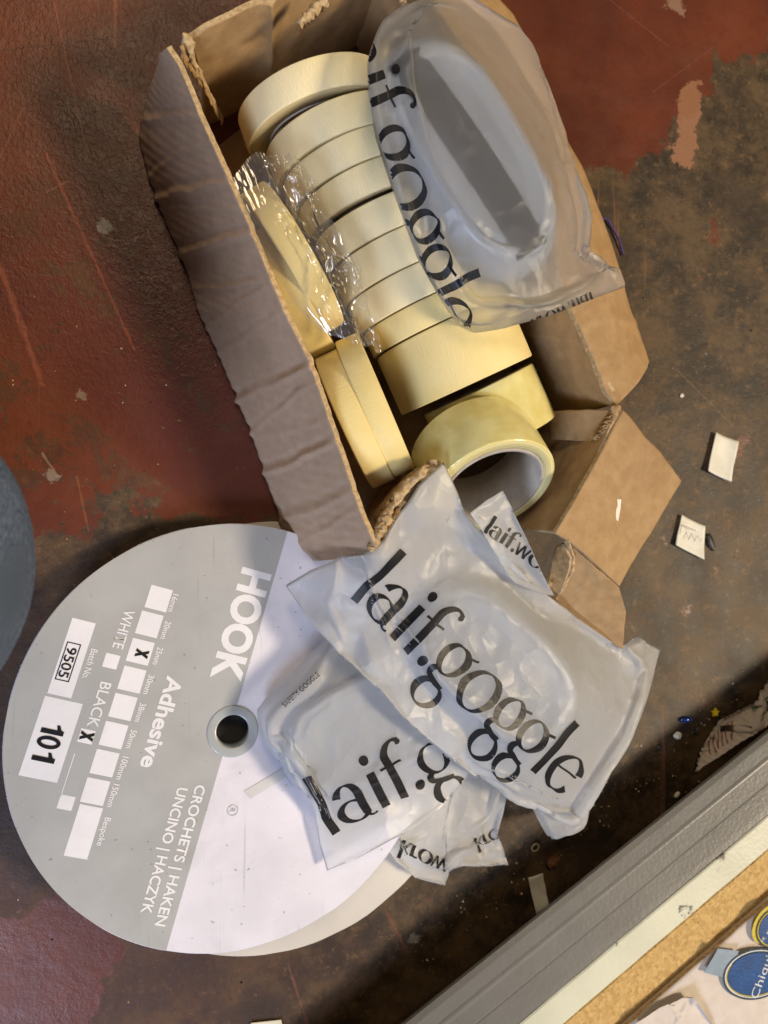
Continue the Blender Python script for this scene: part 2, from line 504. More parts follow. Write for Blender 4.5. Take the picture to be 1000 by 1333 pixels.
def coons(bottom, right, top, left, nu, nv):
    """bottom/top run u, left/right run v; all lists of 3D points"""
    b, t_ = polyline(bottom, nu), polyline(top, nu)
    l, r = polyline(left, nv), polyline(right, nv)
    u = np.linspace(0, 1, nu)[:, None, None]; v = np.linspace(0, 1, nv)[None, :, None]
    return ((1 - v) * b[:, None] + v * t_[:, None] + (1 - u) * l[None] + u * r[None]
            - ((1 - u) * (1 - v) * b[0] + u * (1 - v) * b[-1] + (1 - u) * v * t_[0] + u * v * t_[-1]))


def normals(G):
    du = np.gradient(G, axis=0); dv = np.gradient(G, axis=1)
    n = np.cross(du, dv)
    return n / (np.linalg.norm(n, axis=2, keepdims=True) + 1e-12)


def gridfaces(nu, nv, off=0, flip=False):
    i, j = np.meshgrid(np.arange(nu - 1), np.arange(nv - 1), indexing='ij')
    a = (i * nv + j + off).ravel()
    q = np.stack([a, a + nv, a + nv + 1, a + 1], 1)
    if flip: q = q[:, ::-1]
    return q.tolist()


def slab(name, G, th, mats, parent, ragged=None):
    """sheet of card: front G, back offset by th along -normal, cut edges in the 2nd material"""
    nu, nv = G.shape[:2]
    N = normals(G)
    B = G - N * th
    V = np.concatenate([G.reshape(-1, 3), B.reshape(-1, 3)])
    k = nu * nv
    f = gridfaces(nu, nv) + gridfaces(nu, nv, k, True)
    mi = [0] * len(f)
    loop = [i * nv for i in range(nu)] + [(nu - 1) * nv + j for j in range(1, nv)] \
        + [i * nv + nv - 1 for i in range(nu - 2, -1, -1)] + [j for j in range(nv - 2, 0, -1)]
    for a, b in zip(loop, loop[1:] + loop[:1]):
        f.append([b, a, a + k, b + k]); mi.append(1)
    me = recalc(mesh(name, V, f, True, mi))
    for p in me.polygons:
        if p.material_index == 1: p.use_smooth = False
    return obj(name, me, mats, parent)


def pz(lst):
    return [P(*q) for q in lst]


# ------------------------------------------------------------------ the cardboard box
box = empty('cardboard_box', P(520, 380, 0), 'open brown corrugated cardboard box holding rolls of tape', 'box')
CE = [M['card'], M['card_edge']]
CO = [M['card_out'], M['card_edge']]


def crinkle(G, amp=0.0012, scale=60, seed=0):
    N = normals(G)
    d = vnoise(G[..., 0] * scale + seed, G[..., 1] * scale, G[..., 2] * scale) * amp
    d += vnoise(G[..., 0] * scale * 2.7 + seed, G[..., 1] * scale * 2.7, G[..., 2] * scale * 2.7) * amp * 0.4
    return G + N * d[..., None]


RZ = 0.12
# left wall, outer face towards the camera: crushed across in ridges
top = pz([(217, 62, RZ), (232, 84, RZ), (268, 170, RZ), (320, 284, RZ), (368, 402, RZ), (402, 470, RZ), (438, 574, RZ), (472, 674, RZ), (490, 712, RZ)])
bot = pz([(208, 74, .09), (190, 130, .03), (180, 178, .004), (193, 230, .003), (210, 276, .003), (243, 352, .003), (256, 402, .003), (282, 456, .003),
          (326, 562, .003), (343, 615, .003), (358, 656, .003), (374, 716, .003), (392, 731, .003)])
nu, nv = 420, 40
G = coons(bot, [bot[-1], P(440, 727, .06), top[-1]], top, [bot[0], top[0]], nu, nv)
u = np.linspace(0, 1, nu)[:, None]; v = np.linspace(0, 1, nv)[None]
N = normals(G)
if N[nu // 2, nv // 2, 0] > 0: N = -N
d = 0.004 * np.sin(math.pi * v) * (0.6 + 0.4 * np.sin(u * 5))
# flutes of the corrugation telegraphing through, and sharp crush folds right across the panel
d = d + 0.00020 * np.sin((u - .07 * v) * 2 * math.pi * 46)
for (c, s, a, wd) in ((.285, -.05, .0032, .010), (.318, -.02, .0010, .006), (.385, -.06, .0036, .010), (.462, -.03, .0013, .006), (.50, -.09, .0014, .006), (.555, -.08, .0012, .007), (.655, -.05, .0036, .009),
                      (.70, -.09, .0014, .007), (.742, -.02, .0011, .010), (.80, -.04, .0034, .009), (.15, -.05, .0016, .010), (.225, -.10, .0010, .006), (.895, -.03, .0020, .011), (.94, -.05, .0012, .008)):
    x = u - c - s * (v - .5) - 0.004 * vnoise(v * 5 + 0 * u, u * 3 + c * 50)
    k_ = 0.65 + 0.35 * vnoise(v * 2.5 + 9 * c, 0 * u + c * 31)
    d = d + a * k_ * (np.maximum(0, 1 - np.abs(x) / wd) - .55 * np.maximum(0, 1 - np.abs(x + wd * 1.7) / wd))
d = d * np.minimum(1, (1 - v) * 9 + .15)
d = d + 0.0003 * vnoise(G[..., 0] * 60, G[..., 1] * 60, G[..., 2] * 60)
G = G + N * d[..., None]
slab('side_wall', G, 0.0035 if normals(G)[nu // 2, nv // 2, 0] < 0 else -0.0035, CO, box)

# far end wall (top of the picture): inner face seen
A0, A1 = P(247, 44, RZ), P(514, -89, RZ)
B0, B1 = P(292, 40, .0), P(514, -89, .12)
inn = Vector((A1.x - A0.x, A1.y - A0.y, 0)).normalized()
per = Vector((inn.y, -inn.x, 0))           # towards the inside of the box
top = [A0 + (A1 - A0) * t + per * s + Vector((0, 0, h)) for t, s, h in ((0, 0, -.004), (.08, .001, .0), (.3, .002, 0), (.36, .004, -.001), (.6, -.002, .001), (1, 0, 0))]
bot = [Vector((p.x, p.y, .003)) + inn * (.012 * (1 - i / 5)) + per * .004 for i, p in enumerate(top)]
G = coons(bot, [bot[-1], top[-1]], top, [bot[0], bot[0].lerp(top[0], .5) + inn * .004, top[0]], 120, 60)
uu = np.linspace(0, 1, 120)[:, None]
G = crinkle(G, .0012, 40, 3)
G += (np.array(per) * 0.0035)[None, None] * np.exp(-np.abs(uu - .36) / .02)[..., None]     # upright crease
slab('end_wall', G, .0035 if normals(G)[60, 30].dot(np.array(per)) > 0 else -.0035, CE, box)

# right wall: inner face seen, and its flap folded outwards
C0, C1 = P(514, -89, RZ), P(803, 526, RZ)
dr = (C1 - C0).normalized(); pin_ = Vector((dr.y, -dr.x, 0))
if pin_.x > 0: pin_ = -pin_
top = [C0, C0.lerp(C1, .5) - pin_ * .003, C1]
bot = [Vector((p.x, p.y, .003)) + pin_ * .004 for p in top]
G = crinkle(coons(bot, [bot[-1], top[-1]], top, [bot[0], top[0]], 120, 50), .0014, 38, 8)
uu = np.linspace(0, 1, 120)[:, None]; vv = np.linspace(0, 1, 50)[None]
G += (np.array(pin_) * .0022)[None, None] * np.exp(-np.abs(uu - .80 - .12 * (vv - .5)) / .008)[..., None]
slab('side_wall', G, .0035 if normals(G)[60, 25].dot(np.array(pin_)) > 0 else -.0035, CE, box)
fo = pz([(560, -95, .095), (668, 18, .092), (679, 38, .092), (735, 176, .092), (758, 216, .092), (782, 276, .093), (805, 345, .093), (822, 400, .094), (846, 470, .095)])
fi = [C0 + Vector((0, 0, .002)), P(746, 408, .122), P(762, 443, .122), P(790, 510, .122), P(803, 527, .121)]
G = coons(fi, [fi[-1], P(826, 500, .110), fo[-1]], fo, [fi[0], fo[0]], 140, 24)
uu = np.linspace(0, 1, 140)[:, None]; vv = np.linspace(0, 1, 24)[None]
G[..., 2] += 0.005 * np.sin(vv * math.pi) + 0.0016 * np.exp(-np.abs(uu - .86 - .1 * (vv - .5)) / .01)
G[..., 2] += 0.0008 * vnoise(uu * 200 + 0 * vv, vv * 1.5 + 0 * uu) * (vv < .12)
G = crinkle(G, .0011, 50, 5)
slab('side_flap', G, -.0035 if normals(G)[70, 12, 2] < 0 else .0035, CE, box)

# near end wall, right half: swung outwards at the corner, with its flap folded out
D0, D1 = P(806, 531, RZ), P(724, 692, RZ)
dd = (D1 - D0).normalized(); pd = Vector((dd.y, -dd.x, 0))
if pd.x > 0: pd = -pd
top = [D0, D0.lerp(D1, .5) - pd * .002, D1]
bot = [Vector((p.x, p.y, .003)) + pd * .003 for p in top]
G = crinkle(coons(bot, [bot[-1], top[-1]], top, [bot[0], top[0]], 70, 50), .0012, 45, 2)
slab('end_wall', G, .0035 if normals(G)[35, 25].dot(np.array(pd)) > 0 else -.0035, CE, box)
fi = pz([(812, 534, .122), (724, 694, .122)])
fo = pz([(822, 546, .118), (838, 570, .112), (858, 590, .107), (887, 626, .098), (884, 632, .098), (846, 696, .098), (806, 763, .099)])
G = coons(fi, [fi[-1], P(740, 705, .117), fo[-1]], [fo[3], fo[4], fo[5], fo[6]], [fi[0]] + fo[:4], 60, 44)
vv = np.linspace(0, 1, 44)[None]; uu = np.linspace(0, 1, 60)[:, None]
G[..., 2] += .003 * np.sin(vv * math.pi)
G = crinkle(G, .0009, 50, 15)
slab('end_flap', G, -.0035 if normals(G)[30, 22, 2] < 0 else .0035, CE, box)
# the torn lower piece of that flap, bent down
fi = pz([(737, 702, .117), (775, 738, .108), (806, 765, .099)])
fo = pz([(722, 780, .075), (742, 800, .07), (766, 819, .066), (790, 834, .064), (811, 845, .064)])
G = coons(fi, [fi[-1], P(815, 796, .085), fo[-1]], fo, [fi[0], P(746, 724, .108), P(744, 740, .10), P(733, 760, .088), fo[0]], 60, 50)
G = crinkle(G, .0012, 60, 25)
slab('torn_flap', G, -.0035 if normals(G)[30, 22, 2] < 0 else .0035, CE, box)
# dark curled back of the tear
G = coons(pz([(712, 755, .085), (728, 712, .100)]), pz([(728, 712, .100), (735, 706, .112), (744, 726, .1135)]),
          pz([(718, 782, .071), (734, 764, .084), (742, 742, .097), (744, 726, .1035)]), pz([(712, 755, .085), (714, 772, .076), (718, 782, .071)]), 30, 14)
slab('torn_liner', crinkle(G, .001, 90, 4), .002, [M['flute'], M['card_edge']], box)
# small inner tab at that corner
G = coons(pz([(716, 572, .055), (765, 574, .095), (779, 572, .110)]), pz([(779, 572, .110), (795, 552, .117), (800, 534, .119)]),
          pz([(714, 536, .06), (760, 533, .10), (800, 532, .119)]), pz([(716, 572, .055), (714, 536, .06)]), 40, 26)
slab('inner_tab', crinkle(G, .0012, 60, 33), .003, CE, box)
# near end wall, left half: torn and pushed in
top = pz([(487, 713, .112), (496, 690, .112), (508, 662, .110), (524, 640, .112), (545, 618, .113), (562, 607, .113), (580, 604, .108), (600, 620, .095)])
bot = [Vector((p.x + .006, p.y - .012, .003)) for p in top]
G = coons(bot, [bot[-1], top[-1]], top, [bot[0], top[0]], 110, 50)
uu = np.linspace(0, 1, 110)[:, None]; vv = np.linspace(0, 1, 50)[None]
G[..., 2] += (vv ** 4) * (0.004 * vnoise(uu * 30, 0 * vv) + .003 * vnoise(uu * 80, 0 * vv + 5))
slab('end_wall', crinkle(G, .003, 70, 41), .003, CE, box)


def ragged(name, pts, wid, amp, seed, mat, n=70, rows=9, up=Vector((0, 0, 1))):
    """strip of torn liner paper with a frayed, wavy lip"""
    amp *= .45; wid *= .8
    L = polyline(pts, n)
    t = np.gradient(L, axis=0); t /= np.linalg.norm(t, axis=1, keepdims=True)
    side = np.cross(t, np.array(up)); side /= np.linalg.norm(side, axis=1, keepdims=True) + 1e-9
    s = np.linspace(0, 1, n)
    G = np.zeros((n, rows, 3))
    for j in range(rows):
        k = j / (rows - 1)
        lat = (k - .5) * wid * (1 + .45 * vnoise(s * 17 + seed, 0 * s + 3)) + amp * vnoise(s * 24 + seed, 0 * s + k * 3)
        hh = amp * (1.0 * vnoise(s * 14 + seed, 0 * s + k * 4, 7) + .35 * vnoise(s * 45 + seed, 0 * s + k * 3, 9)) + .003 * math.sin(k * math.pi)
        G[:, j] = L + side * lat[:, None] + np.array(up) * hh[:, None]
    return slab(name, G, .0005, [mat, M['card_edge']], box)


ragged('torn_edge', pz([(486, 712, .113), (494, 690, .115), (508, 660, .114), (524, 640, .115), (545, 618, .116), (566, 606, .115)]), .008, .0032, 1, M['card_edge'])
ragged('torn_edge', pz([(480, 717, .112), (489, 700, .117), (500, 684, .117), (508, 668, .116)]), .006, .004, 11, M['card_edge'], 60)
ragged('torn_edge', pz([(490, 716, .105), (500, 700, .112), (515, 668, .110), (526, 652, .112)]), .005, .004, 19, M['flute'], 60)
ragged('torn_edge', pz([(241, 46, .121), (247, 60, .118), (252, 80, .108), (262, 100, .098), (276, 130, .07), (290, 158, .045)]), .006, .0035, 5, M['card_edge'])
ragged('torn_edge', pz([(236, 62, .121), (243, 82, .112), (254, 98, .10), (268, 118, .085), (284, 150, .055)]), .005, .0035, 8, M['flute'])
ragged('torn_edge', pz([(388, 33, .1215), (400, 22, .1225), (412, 10, .123), (424, 2, .123)]), .006, .0028, 15, M['card_edge'], 50)
ragged('torn_edge', pz([(520, -4, .12), (526, 6, .12), (531, 18, .117)]), .004, .003, 25, M['card_edge'], 30)
ragged('torn_edge', pz([(803, 528, .121), (796, 548, .118), (786, 562, .114), (776, 574, .108)]), .007, .003, 35, M['flute'], 50)
ragged('torn_edge', pz([(737, 702, .116), (745, 724, .110), (744, 742, .100), (733, 762, .087), (722, 780, .076)]), .004, .0016, 45, M['card_edge'], 50)
# flutes showing at the tears
for (a, b, n) in (((392, 32, .1225), (424, 2, .124), 7), ((777, 572, .112), (800, 536, .121), 6), ((240, 48, .122), (250, 78, .112), 5)):
    L = polyline([P(*a), P(*b)], n * 12)
    t = L[-1] - L[0]; t /= np.linalg.norm(t); sd = np.array([t[1], -t[0], 0])
    ph = np.linspace(0, n * 2 * math.pi, len(L))
    G = np.stack([L + sd * (np.sin(ph) * .0016)[:, None] + np.array([0, 0, z])[None] for z in (-.006, -.002, .0012)], 1)
    slab('flute', G, .0004, [M['flute'], M['card_edge']], box)
# box floor
G = coons([P(250, 60, 0) * 1, P(490, 690, 0)], [P(490, 690, 0), P(790, 530, 0)], [P(490, -60, 0), P(790, 530, 0)], [P(250, 60, 0), P(490, -60, 0)], 6, 6)
c0 = [Vector((v.x, v.y, .0035)) for v in (A0 + inn * .02, top[0], D1, C1, A1)]
Gb = coons([Vector((A0.x + .012, A0.y - .02, .0035)), Vector((top[0].x, top[0].y, .0035))], [Vector((top[0].x, top[0].y, .0035)), Vector((C1.x, C1.y, .0035))],
           [Vector((A1.x, A1.y, .0035)), Vector((C1.x, C1.y, .0035))], [Vector((A0.x + .012, A0.y - .02, .0035)), Vector((A1.x, A1.y, .0035))], 8, 8)
slab('bottom_panel', Gb, .003 if normals(Gb)[4, 4, 2] > 0 else -.003, CE, box)
# paper scrap stuck on the end flap
s_ = mesh('scrap', [P(797, 650, .1145), P(809, 650, .1135), P(808, 662, .1125), (P(805, 678, .1115)), P(803, 678, .1115), P(800, 664, .1135)], [[0, 1, 2, 5], [2, 3, 4, 5]], False)
so = obj('paper_scrap', s_, M['paper']); tag(so, 'tiny torn white paper sliver stuck on the box end flap', 'paper scrap')


# ------------------------------------------------------------------ rolls of tape
def ring_mesh(r0, r1, wd, mats_n=3, bev=.0012, seg=96, wob=0.0003):
    prof = [(r0, -wd / 2 + bev * .3), (r1 - bev, -wd / 2), (r1 - bev * .3, -wd / 2 + bev * .3), (r1, -wd / 2 + bev), (r1, wd / 2 - bev),
            (r1 - bev * .3, wd / 2 - bev * .3), (r1 - bev, wd / 2), (r0, wd / 2 - bev * .3)]
    V, f, mi = [], [], []
    k = len(prof)
    for s in range(seg):
        a = 2 * math.pi * s / seg
        for (r, z) in prof:
            rr = r + wob * math.sin(a * 2 + wd * 90)
            V.append((rr * math.cos(a), rr * math.sin(a), z))
    m = [1, 0, 0, 0, 0, 0, 1, 2]
    for s in range(seg):
        s2 = (s + 1) % seg
        for j in range(k):
            j2 = (j + 1) % k
            f.append([s * k + j, s2 * k + j, s2 * k + j2, s * k + j2]); mi.append(m[j])
    return V, f, mi


def tape_roll(name, label, cat, group, centre, axis, r0, r1, wd, mt, ms, tail=None):
    root = empty(name, (centre.x, centre.y, centre.z - r1), label, cat, group)
    q = Vector((0, 0, 1)).rotation_difference(Vector(axis).normalized())
    V, f, mi = ring_mesh(r0 + .003, r1, wd)
    sel = [i for i, m in enumerate(mi)]
    me = recalc(mesh('tape', V, f, True, mi))
    o = obj('tape', me, [mt, ms, ms]); o.rotation_mode = 'QUATERNION'; o.rotation_quaternion = q; o.location = centre
    o.matrix_world = Matrix.Translation(centre) @ q.to_matrix().to_4x4()
    mw = o.matrix_world.copy(); o.parent = root; o.matrix_parent_inverse = root.matrix_world.inverted()
    V, f, mi = ring_mesh(r0, r0 + .0026, wd + .0004, bev=.0004)
    me = recalc(mesh('core', V, f, True, None))
    c = obj('core', me, M['core']); c.rotation_mode = 'QUATERNION'; c.rotation_quaternion = q; c.location = centre
    c.parent = root; c.matrix_parent_inverse = root.matrix_world.inverted()
    return root, q


dax = Vector((0.4305, -0.9026, 0)); wax = Vector((0.9026, 0.4305, 0))


def place(along, lat, z): return dax * along + wax * lat + Vector((0, 0, z))


G9 = 'masking tape rolls lined up in the box'
rot = lambda v, a: Matrix.Rotation(a, 3, 'Z') @ v
row = [  # a0, a1 along the row, lateral centre, radius, turn, label
    (-.2375, -.2150, .2075, .0570, -.10, 'cream masking tape roll nearest the far end wall, standing slightly askew'),
    (-.2100, -.1868, .2150, .0555, -.06, 'cream masking tape roll second from the far end wall'),
    (-.1862, -.1652, .2180, .0555, -.05, 'cream masking tape roll third from the far end wall'),
    (-.1645, -.1435, .2205, .0555, -.04, 'cream masking tape roll fourth from the far end wall'),
    (-.1395, -.1160, .2225, .0558, -.03, 'cream masking tape roll in the middle of the row, fifth from far wall'),
    (-.1155, -.0895, .2250, .0558, -.02, 'cream masking tape roll sixth from the far end wall'),
    (-.0890, -.0655, .2270, .0560, -.01, 'cream masking tape roll two before the wide roll'),
    (-.0648, -.0455, .2295, .0560, -.01, 'narrow cream masking tape roll touching the wide roll'),
    (-.0448, .0035, .2315, .0560, 0.0, 'widest cream masking tape roll, next to the clear packing tape'),
]
for (a0, a1, lat, r, tr, lb) in row:
    tape_roll('masking_tape_roll', lb, 'tape roll', G9, place((a0 + a1) / 2, lat, r + .0045), rot(dax, tr), .038, r, a1 - a0, M['masking_yellow' if a1 > -.05 else 'masking'], M['masking_side'])
# rolls standing crosswise along the left wall
GL = 'masking tape rolls along the left wall'
# (centre pixel of tread at top, z of top, radius, width)
def edge_roll(p0, p1, ztop, r, wd, lb, lean=17):
    """p0, p1: where the tread's middle line shows at its two ends"""
    a, b = P(*p0, ztop - .010), P(*p1, ztop - .010)
    c = (a + b) / 2
    ax = (b - a); ax.z = 0; ax.normalize(); ax = Vector((-ax.y, ax.x, 0))
    l = math.radians(lean)
    up = Vector((0, 0, math.cos(l))) - ax * math.sin(l)
    ax = ax * math.cos(l) + Vector((0, 0, math.sin(l)))
    return tape_roll('masking_tape_roll', lb, 'tape roll', GL, Vector((c.x, c.y, ztop)) - up * r, ax, .038, r, wd, M['masking_yellow'], M['masking_side'])


edge_roll((322, 232), (428, 408), .119, .0565, .0195, 'masking tape roll in crinkled clear shrink wrap against the left wall', 11)
edge_roll((330, 300), (408, 448), .106, .052, .019, 'masking tape roll half hidden below the shrink wrapped roll')
edge_roll((416, 462), (492, 632), .112, .0540, .0185, 'yellow masking tape roll against the left wall, outer of a pair')
edge_roll((446, 445), (518, 612), .117, .0560, .0180, 'yellow masking tape roll of the near pair, beside the wide roll')
# clear packing tape
tape_roll('packing_tape_roll', 'clear yellowish packing tape roll lying behind the wide masking roll', 'tape roll', 'clear packing tape rolls',
          place(.0325, .2435, .0525), rot(dax, .02), .038, .0480, .046, M['clear_tape'], M['clear_tape_side'])
fx = Vector((.10, -.74, .66)).normalized()
tape_roll('packing_tape_roll', 'clear packing tape roll tipped up, its open core facing the camera', 'tape roll', 'clear packing tape rolls',
          P(627, 607, .080), fx, .0385, .0500, .048, M['clear_tape'], M['clear_tape_side'])

# ------------------------------------------------------------------ plastic film: position based draping
def drape(X, support, steps, slack, bend, pin, rough_z, seed, gravity=.00012, keep=.02):
    nu, nv = X.shape[:2]
    r = np.random.default_rng(seed)
    rest = lambda A, B: np.linalg.norm(A - B, axis=2)
    U = [(np.s_[a:nu - 1:2], np.s_[a + 1:nu:2]) for a in (0, 1)]
    sets = []
    def add(ia, ib, k, sl):
        a, b = X[ia], X[ib]
        m = min(a.shape[0], b.shape[0]), min(a.shape[1], b.shape[1])
        sets.append((ia, ib, rest(a[:m[0], :m[1]], b[:m[0], :m[1]]) * sl, k, m))
    for s in (0, 1):
        add(np.s_[s:nu - 1:2, :], np.s_[s + 1:nu:2, :], 1.0, 1 + slack)
        add(np.s_[:, s:nv - 1:2], np.s_[:, s + 1:nv:2], 1.0, 1 + slack)
        add(np.s_[s:nu - 1:2, 0:nv - 1], np.s_[s + 1:nu:2, 1:nv], .6, 1 + slack)
        add(np.s_[s:nu - 1:2, 1:nv], np.s_[s + 1:nu:2, 0:nv - 1], .6, 1 + slack)
    for s in (0, 1, 2, 3):
        add(np.s_[s:nu - 2:4, :], np.s_[s + 2:nu:4, :], bend, 1 + slack)
        add(np.s_[:, s:nv - 2:4], np.s_[:, s + 2:nv:4], bend, 1 + slack)
    X0 = X.copy()
    X = X.copy()
    s = 1 / (np.linalg.norm(X[-1, 0] - X[0, 0]) + 1e-9)
    nz = np.zeros((nu, nv))
    for _ in range(46):           # random straight creases
        c = X[r.integers(nu), r.integers(nv)]
        a = r.random() * math.pi
        n1 = np.array([math.cos(a), math.sin(a)])
        dd_ = (X[..., 0] - c[0]) * n1[0] + (X[..., 1] - c[1]) * n1[1]
        al = -(X[..., 0] - c[0]) * n1[1] + (X[..., 1] - c[1]) * n1[0]
        nz += r.normal() * np.maximum(0, 1 - np.abs(dd_) / (.006 + .012 * r.random())) * np.exp(-(al / (.02 + .04 * r.random())) ** 2)
    nz += .6 * vnoise(X[..., 0] * 90 + seed, X[..., 1] * 90) + .4 * vnoise(X[..., 0] * 200 + seed, X[..., 1] * 200)
    edge = np.ones((nu, nv)); edge[0] = edge[-1] = 0; edge[:, 0] = edge[:, -1] = 0
    X[..., 2] += nz * rough_z * (.25 + .75 * edge)
    V = np.zeros_like(X)
    pinw = (1 - edge)[..., None] * pin + keep
    for it in range(steps):
        Xp = X.copy()
        X += V * .93
        X[..., 2] -= gravity
        for k in range(5):
            for ia, ib, L, kk, m in sets:
                A = X[ia][:m[0], :m[1]]; B = X[ib][:m[0], :m[1]]
                D = B - A
                l = np.sqrt((D * D).sum(2)) + 1e-9
                if kk < .5:       # bending: resist shortening only
                    c = np.minimum(0, l - L) / l * .5 * kk
                else:
                    c = (l - L) / l * .5 * kk
                D *= c[..., None]
                A += D; B -= D
            S = support(X[..., 0], X[..., 1])
            X[..., 2] = np.maximum(X[..., 2], S)
        X[..., :2] += (X0[..., :2] - X[..., :2]) * pinw
        X[..., 2] += (X0[..., 2] - X[..., 2]) * pinw[..., 0] * (1 - edge)
        V = X - Xp
    return X


def idw(pts):
    pts = np.array([tuple(P(*p)) for p in pts])

    def f(x, y):
        x = np.asarray(x)
        num = 0; den = 0
        for q in pts:
            wgt = 1 / (((x - q[0]) ** 2 + (y - q[1]) ** 2) + 1e-5) ** 1.5
            num = num + wgt * q[2]; den = den + wgt
        return num / den
    return f


def sup_goggle(c, ang, L, W, base, hgt, reach=1.15):
    """height of the film support over goggles: superellipse plateau with rounded rim"""
    ca, sa = math.cos(ang), math.sin(ang)

    def f(x, y):
        u_ = ((x - c.x) * ca + (y - c.y) * sa) / (L / 2); v_ = (-(x - c.x) * sa + (y - c.y) * ca) / (W / 2)
        rr = (np.abs(u_) ** 3.2 + np.abs(v_) ** 2.6) ** (1 / 2.9)
        top_ = base + hgt * (1 - .22 * np.abs(u_) ** 2.2)
        k = np.clip((1.0 - rr) / .30, 0, 1)
        dish = .004 * np.clip((.82 - rr) / .3, 0, 1)
        dome = np.where(rr < 1, base + (top_ - base) * np.sqrt(1 - (1 - k) ** 2) - dish, -1)
        skirt = base + (hgt * (1 - .22 * np.minimum(1, np.abs(u_)) ** 2.2)) * (1 - (rr - .80) / reach) - .004      # film stretched from the rim to the seam
        return np.where(rr > .80, np.maximum(dome, skirt), dome)
    return f


def goggles(c, ang, L, W, base, hgt, label, strap_w=.026, strap_depth=.0025, tilt=(0, 0)):
    g = empty('safety_goggles', (c.x, c.y, base), label, 'goggles', 'safety goggles in bags')
    ca, sa = math.cos(ang), math.sin(ang)

    def ring(sc_, z, n=96, sag=.22):
        out = []
        for i in range(n):
            t = 2 * math.pi * i / n
            e1, e2 = 2 / 3.2, 2 / 2.6
            x = math.copysign(abs(math.cos(t)) ** e1, math.cos(t)); y = math.copysign(abs(math.sin(t)) ** e2, math.sin(t))
            zz = base + z * hgt * (1 - sag * abs(x * sc_) ** 2.2)
            x *= L / 2 * sc_; y *= W / 2 * sc_
            out.append((c.x + x * ca - y * sa, c.y + x * sa + y * ca, zz))
        return out
    rings = [ring(*q) for q in ((.97, .02), (.955, .30), (.93, .52), (.89, .67), (.84, .765), (.79, .80), (.75, .79), (.735, .70), (.73, .45), (.75, .2), (.86, .03))]
    n = len(rings[0]); V = [p for r_ in rings for p in r_]
    f = []
    for a in range(len(rings)):
        b = (a + 1) % len(rings)
        for i in range(n):
            j = (i + 1) % n
            f.append([a * n + i, a * n + j, b * n + j, b * n + i])
    obj('frame', recalc(mesh('frame', V, f)), M['frame'], g)
    rs = [ring(s_, .755 + .02 * (1 - s_ / .72)) for s_ in (.728, .6, .45, .3, .1)]
    V = [p for r_ in rs for p in r_]; f = []
    for a in range(len(rs) - 1):
        for i in range(n):
            j = (i + 1) % n
            f.append([a * n + i, a * n + j, (a + 1) * n + j, (a + 1) * n + i])
    f.append([(len(rs) - 1) * n + i for i in range(n)])
    obj('lens', recalc(mesh('lens', V, f)), M['lens'], g)
    # elastic strap folded across the inside of the lens
    m = 40
    G = np.zeros((m, 9, 3))
    for i in range(m):
        s = -0.42 + .84 * i / (m - 1)
        for j in range(9):
            t = (j / 8 - .5) * strap_w
            x, y = s * L, t - .004 + .010 * s
            z = base + hgt * (.885 - .23 * abs(2 * s) ** 2.2) - strap_depth + .0012 * math.cos(t / strap_w * math.pi)
            G[i, j] = (c.x + x * ca - y * sa, c.y + x * sa + y * ca, z)
    slab('strap', G, .0016, [M['strap'], M['strap']], g)
    # vent buttons on the frame
    for (su, sv) in ((.24, .40), (-.24, .40), (.24, -.40), (-.24, -.40)):
        x, y = su * L, sv * W
        V, f, mi = ring_mesh(.0025, .005, .004, bev=.0006, seg=24, wob=0)
        q = Vector((c.x + x * ca - y * sa, c.y + x * sa + y * ca, base + hgt * .62))
        obj('vent', recalc(mesh('vent', [Vector(p) + q for p in V], f)), M['frame'], g)
    return g


